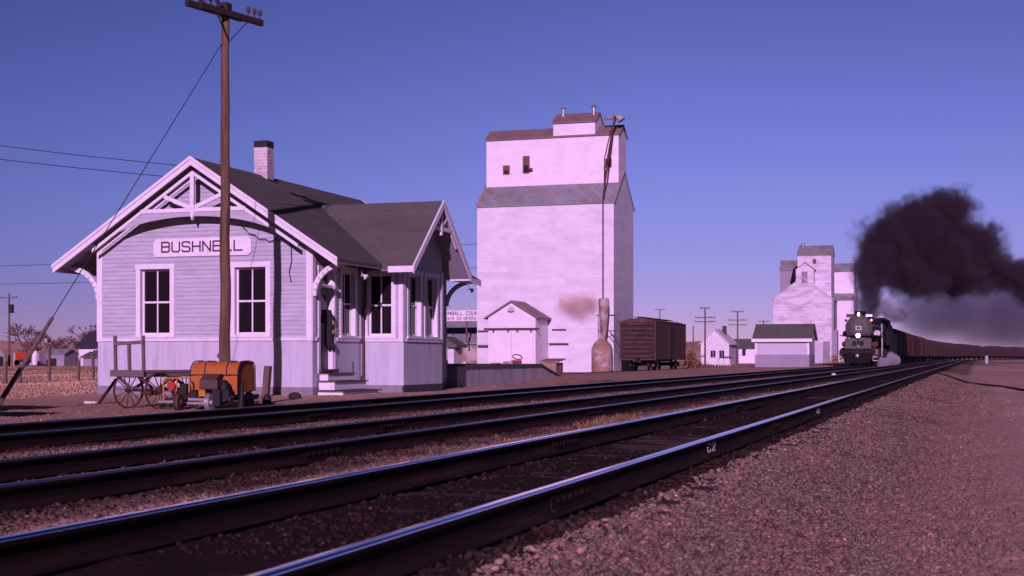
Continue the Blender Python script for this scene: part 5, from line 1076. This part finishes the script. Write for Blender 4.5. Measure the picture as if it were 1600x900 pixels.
# ------------------------------------------------------------------ line poles
def line_pole(lab, x, y, top, arms, group='poles along the road', m_=M_wood, al=2.4, extra=False):
    t = wthing('line_pole', lab, 'utility pole', (x, y, -.55), group)
    wpart(MB().tube([(x, y, -.8), (x, y, top)], [.16, .11], 8), 'pole', m_, t)
    for z, l in arms:
        wpart(MB().bar((x-l, y-.12, z), (x+l, y-.12, z), .12, .14), 'crossarm', m_, t)
        ins = MB(); [ins.cyl((x-l+2*l*k/5, y-.12, z+.07), (x-l+2*l*k/5, y-.12, z+.25), .05, n=6) for k in (0, 1, 4, 5)]; wpart(ins, 'insulators', m_, t)
    if extra: wpart(MB().cyl((x+.55, y-.3, top-2.6), (x+.55, y-.3, top-1.5), .35, n=12), 'transformer', M_arm, t)
line_pole('thin line pole showing just above the boxcar roof', -69.75, 324.4, 11.9, ((11.6, 1.2),))
line_pole('tall double armed line pole behind the small white house', -38.95, 213.5, 8.2, ((8.05, .75), (6.65, 1.5), (6.0, 1.5)))
line_pole('tall double armed line pole before the low dark roofed building', -38.25, 240, 8.45, ((8.3, .95), (6.9, 1.5), (6.1, 1.5)))
line_pole('short far line pole just above the two tone shed roof', -46.9, 331.8, 9.2, ((8.9, 1.2),))
line_pole('bare thin pole between the boxcar and the small white house', -56.7, 297, 7.2, ())
line_pole('utility pole with a transformer at the far left edge of the village', -122.8, 159.8, 9.2, ((8.6, 1.3),), extra=True)
for k, (a, b, lab) in enumerate((((-200, 150, 13.0), (-60, 175, 15.5), 'highest thin wire crossing behind the left of the depot'), ((-200, 150, 11.2), (-60, 175, 12.4), 'lower thin wire crossing behind the left of the depot'), ((-175, 150, 6.5), (-117, 161, 7.0), 'pale cable sagging past the far left pole'))):
    a, b = Vector(a), Vector(b); o = MB().tube([a.lerp(b, t/12)-Vector((0, 0, 1.2*math.sin(math.pi*t/12))) for t in range(13)], .03, 4).build('line_wire', M_wire if k < 2 else M_trailer); tag(o, lab, 'wire', 'wires by the village')
# ------------------------------------------------------------------ fence and village on the left
posts = ((-45.4, 58.8, .95, .02, 'leftmost fence post before the village'), (-43.6, 57.6, .8, -.1, 'fence post half hidden behind the leaning guy guard'), (-46.3, 63.5, 1.75, .01, 'tallest pale fence post near the middle of the field'), (-45.0, 64.2, .9, .04, 'thin fence post before the white far house'), (-46.0, 67.0, 1.25, -.03, 'fence post closest to the depot corner'))
for x, y, h, ln, lab in posts: tag(MB().bar((x, y, -.7), (x+ln, y, -.42+h), .13, .13).build('fence_post', M_wood, None, .01), lab, 'post', 'fence posts on the left')
qh = wthing('quonset_shed', 'rounded metal shed cut by the left edge behind the fence', 'shed', (-120, 151, -.5))
n = 12; wpart(MB().prism([(-123.8, 151, -.7)]+[(-120.2-3.6*math.cos(math.pi*i/n), 151, .2+2.6*math.sin(math.pi*i/n)) for i in range(n+1)]+[(-116.6, 151, -.7)], (-3, 4, 0)), 'shell', M_galv, qh); wpart(MB().box(-119.6, -116.9, 150.85, 150.98, -.6, .75), 'door', M_dark, qh)
tl_ = wthing('trailer_house', 'pale flat roofed trailer left of the red truck bed in the village', 'trailer', (-125.5, 165, -.55))
wpart(MB().box(-126.2, -122.0, 165, 168, -.5, 1.25), 'body', M_trailer, tl_, .1); wpart(MB().box(-125.2, -124.6, 164.94, 164.99, .2, .8), 'window', M_dark, tl_)
rt = wthing('farm_truck', 'red farm truck parked before the pale trailer', 'truck', (-121, 160.5, -.55))
m = MB(); m.box(-122.0, -120.2, 160, 161.8, .35, 1.3); wpart(m, 'bed', M_redpaint, rt, .05); wpart(MB().box(-122.1, -119.9, 160.05, 161.7, -.05, .33), 'chassis', M_arm, rt, .05)
for x in (-121.8, -120.3): wpart(MB().cyl((x, 159.98, -.1), (x, 160.25, -.1), .38, n=14), 'wheel', M_dark, rt)
tk = wthing('white_tank', 'upright rounded white tank right of the red farm truck', 'tank', (-119.5, 160.8, -.55))
wpart(MB().tube([(-119.5, 160.8, -.4), (-119.5, 160.8, .1), (-119.45, 160.8, 1.1), (-119.4, 160.8, 1.4), (-119.4, 160.8, 1.5)], [.3, .42, .42, .3, .1], 16), 'shell', M_white, tk)
gsd = wthing('grey_shed', 'low grey shed right of the white tank', 'shed', (-118, 163, -.55)); wpart(gable_prism(-120.0, -117.2, 164, 167, -1, 1.1, 1.7, 'x'), 'wall', M_shedlow, gsd); wpart(gable_roof(-120.0, -117.2, 164, 167, 1.1, 1.7, 'x', .2, .1, .2), 'roof', M_elevroof, gsd); wpart(MB().box(-119.6, -118.4, 163.9, 163.98, -.6, .5), 'door', M_dark, gsd)
house('white house with a steep dark roof at the left corner of the depot', -121.2, -113, 173, 180, 2.25, 4.3, 'x', M_elev2, M_letter, ((-118.7, -118.0, .2, 1.7),), ov=.5)
house('low grey shed front seen beside the depot corner', -115.6, -106, 166, 170, .65, 1.3, 'x', M_shedlow, M_roofgr, (), name='low_shed', cat='shed')
yf = wthing('yard_fence', 'rough picket yard fence before the white far house', 'fence', (-117, 166, -.5)); m = MB()
for i in range(16): x = -120.2+i*.3; m.bar((x, 168, -.8), (x, 168, .45+random.uniform(-.2, .25)), .16, .06)
m.bar((-120.3, 168.06, .15), (-115.6, 168.06, .15), .08, .1); wpart(m, 'pickets', M_white_old, yf)
def tree(lab, x, y, h, seed, spread=.75):
    rn = random.Random(seed); t = wthing('bare_tree', lab, 'tree', (x, y, -.55), 'bare trees of the village'); tr, tw = MB(), MB()
    def grow(p, d, l, r, k):
        q = p+d*l; (tr if k < 2 else tw).tube([p, q], [r, r*.62], 5 if k < 2 else 3, False)
        if k >= 6: return
        for _ in range(3 if k < 2 else rn.choice((2, 3, 3))):
            nd = (d+Vector((rn.gauss(0, spread), rn.gauss(0, spread), rn.gauss(.12, .35)))).normalized(); grow(p+d*l*rn.uniform(.65, 1), nd, l*rn.uniform(.6, .82), max(r*.58, .05), k+1)
    grow(Vector((x, y, -.7)), Vector((0, 0, 1)), h*.27, h*.022, 0); wpart(tr, 'trunk', M_bark, t); wpart(tw, 'crown', M_bark, t)
for i, (lab, x, y, h) in enumerate((('tall bare tree with upright branches left of the leaning guy guard', -152.6, 202.7, 6.6), ('bare tree touching the top of the leaning guy guard', -145.0, 197.0, 4.6), ('wide bare tree above the red farm truck', -157.7, 211, 4.2), ('low bare tree before the hills in the middle of the village', -150.3, 208.7, 4.0),
    ('bare bushy tree left of the white far house', -145.0, 205.2, 5.0), ('tallest bare tree rising behind the white far house', -142.9, 205.9, 7.2), ('bare tree touching the depot corner', -139.1, 202.7, 6.6))): tree(lab, x, y, h*1.5, 20+i)
# ------------------------------------------------------------------ smoke, steam and dust: real volumes
def puff(name, blobs, col, dens, nsc, namp, edge=.35, aniso=.2, voxel=.8, n2=0, hull=1.3):
    """one closed cloud: density from soft ellipsoids (centre, radii, weight) broken up by noise, inside a hull that follows them"""
    b = bmesh.new()
    for c, r, w in blobs:
        ret = bmesh.ops.create_icosphere(b, subdivisions=3, radius=1); bmesh.ops.scale(b, vec=[q*hull for q in r], verts=ret['verts']); bmesh.ops.translate(b, vec=c, verts=ret['verts'])
    me = bpy.data.meshes.new(name); b.to_mesh(me); b.free(); tmp = bpy.data.objects.new('tmp', me); COL.objects.link(tmp)
    rm = tmp.modifiers.new('r', 'REMESH'); rm.mode = 'VOXEL'; rm.voxel_size = voxel
    dg = bpy.context.evaluated_depsgraph_get(); me2 = bpy.data.meshes.new_from_object(tmp.evaluated_get(dg)); bpy.data.objects.remove(tmp); bpy.data.meshes.remove(me); me2.name = name
    me2.materials.clear(); o = bpy.data.objects.new(name, me2); COL.objects.link(o)
    m = bpy.data.materials.new(name+'_volume'); m.use_nodes = True; t = m.node_tree; N = t.nodes; L = t.links; N.remove(N['Principled BSDF'])
    pv = N.new('ShaderNodeVolumePrincipled'); pv.inputs['Color'].default_value = (*col, 1); pv.inputs['Anisotropy'].default_value = aniso; L.new(pv.outputs[0], N['Material Output'].inputs['Volume'])
    tc = N.new('ShaderNodeTexCoord'); P0 = tc.outputs['Object']
    def math_(op, a, b_=None, clamp=False):
        q = N.new('ShaderNodeMath'); q.operation = op; q.use_clamp = clamp
        for i, x in enumerate((a, b_)):
            if x is None: continue
            if isinstance(x, (int, float)): q.inputs[i].default_value = x
            else: L.new(x, q.inputs[i])
        return q.outputs[0]
    acc = None
    for c, r, w in blobs:
        s = N.new('ShaderNodeVectorMath'); s.operation = 'SUBTRACT'; L.new(P0, s.inputs[0]); s.inputs[1].default_value = c
        d = N.new('ShaderNodeVectorMath'); d.operation = 'DIVIDE'; L.new(s.outputs[0], d.inputs[0]); d.inputs[1].default_value = r
        l = N.new('ShaderNodeVectorMath'); l.operation = 'LENGTH'; L.new(d.outputs[0], l.inputs[0])
        v = math_('SUBTRACT', 1.0, l.outputs['Value']); v = math_('MULTIPLY', v, w) if w != 1 else v
        if acc is None: acc = v
        else:
            q = N.new('ShaderNodeMath'); q.operation = 'SMOOTH_MAX'; L.new(acc, q.inputs[0]); L.new(v, q.inputs[1]); q.inputs[2].default_value = .25; acc = q.outputs[0]
    for sc, am in ((nsc, namp), (nsc*2.7, namp*.55)):
        no = N.new('ShaderNodeTexNoise'); no.inputs['Scale'].default_value = sc; no.inputs['Detail'].default_value = 3 if n2 else 5; no.inputs['Roughness'].default_value = .55 if n2 else .62; L.new(P0, no.inputs['Vector'])
        if n2:    # rounded billows: folded noise
            fo = math_('ABSOLUTE', math_('MULTIPLY', math_('SUBTRACT', no.outputs[0], .5), 2.0)); acc = math_('ADD', acc, math_('MULTIPLY', math_('SUBTRACT', fo, .22), am*2))
        else: acc = math_('ADD', acc, math_('MULTIPLY', math_('SUBTRACT', no.outputs[0], .5), am*2))
    mr = N.new('ShaderNodeMapRange'); mr.interpolation_type = 'SMOOTHSTEP'; mr.inputs[1].default_value = .0; mr.inputs[2].default_value = edge; mr.inputs[3].default_value = 0; mr.inputs[4].default_value = dens; L.new(acc, mr.inputs[0])
    L.new(mr.outputs[0], pv.inputs['Density'])
    me2.materials.append(m); return tag(o, kind='stuff')
puff('smoke', [((TA+.5, 145.8, 6.2), (1.8, 2.0, 2.4), 1.6), ((-10.0, 148.3, 9.4), (2.9, 3.2, 3.5), 1.5), ((-9.2, 153, 12.4), (4.0, 4.5, 4.2), 1.3), ((-6.4, 159, 14.2), (5.5, 6, 4.8), 1.4), ((-4.2, 162, 11.4), (5.1, 6, 4.0), 1.4),
               ((-7.8, 155, 9.8), (3.9, 5, 3.4), 1.2), ((-3.2, 166, 16.9), (4.5, 6, 3.7), 1.2), ((-.4, 171, 13.0), (5.2, 6, 4.4), 1.3), ((3.0, 180, 10.6), (5.0, 6, 3.2), 1.2), ((7.4, 190, 10.2), (4.8, 6, 3.9), 1.2), ((-5.6, 159, 8.6), (4.2, 5, 2.6), 1.1), ((-1.6, 168, 9.2), (5.0, 6, 2.9), 1.1)],
     (.105, .076, .10), 1.1, .24, .62, .6, 0.0, .5, 1, 1.35)
puff('smoke_veil', [((-5.5, 215, 7.2), (7.5, 55, 5.4), 1), ((1.5, 250, 7.6), (10, 60, 7.0), 1), ((9, 280, 8.6), (11, 70, 8.6), 1)], (.25, .23, .33), .026, .09, .35, .5, .1, 2.0)
for c, (rx, ry, rz_) in (((-8.75, 146, .05), (.70, 1.2, .62)), ((-8.85, 166, .35), (.75, 2.2, .75)), ((-8.8, 156, .5), (.6, 1.8, .6))):
    puff('steam', [(c, (rx, ry, rz_), 1.3), ((c[0]-.3, c[1]+.6*ry, c[2]+.5*rz_), (rx*.7, ry*.7, rz_*.8), 1.2), ((c[0]+.25, c[1]+1.1*ry, c[2]-.05), (rx*.6, ry*.8, rz_*.7), 1.1)], (.95, .96, 1.0), 4.0, 1.9, .9, .8, .2, .15, 0, 1.6)
puff('steam', [((-9.7, 147, 5.2), (.9, 1.2, .8), 1.2), ((-9.2, 150.5, 5.9), (1.1, 1.8, 1.0), 1.2), ((-8.7, 155, 5.5), (1.2, 2.3, .95), 1), ((-8.0, 161, 5.2), (1.2, 3, .85), 1)], (.85, .87, .98), 1.6, .8, .9, .7, .2, .3, 0, 1.6)
puff('dust', [((-29.75, 115.2, 5.3), (.8, .6, .55), 1.2), ((-30.9, 115.3, 5.4), (1.6, .8, .95), 1), ((-32.5, 115.4, 5.25), (1.9, .8, 1.1), 1), ((-31.8, 115.5, 4.6), (1.8, .7, .95), .8)], (.68, .36, .16), .8, .8, .5, .9, .2, .25, 0, 1.5)
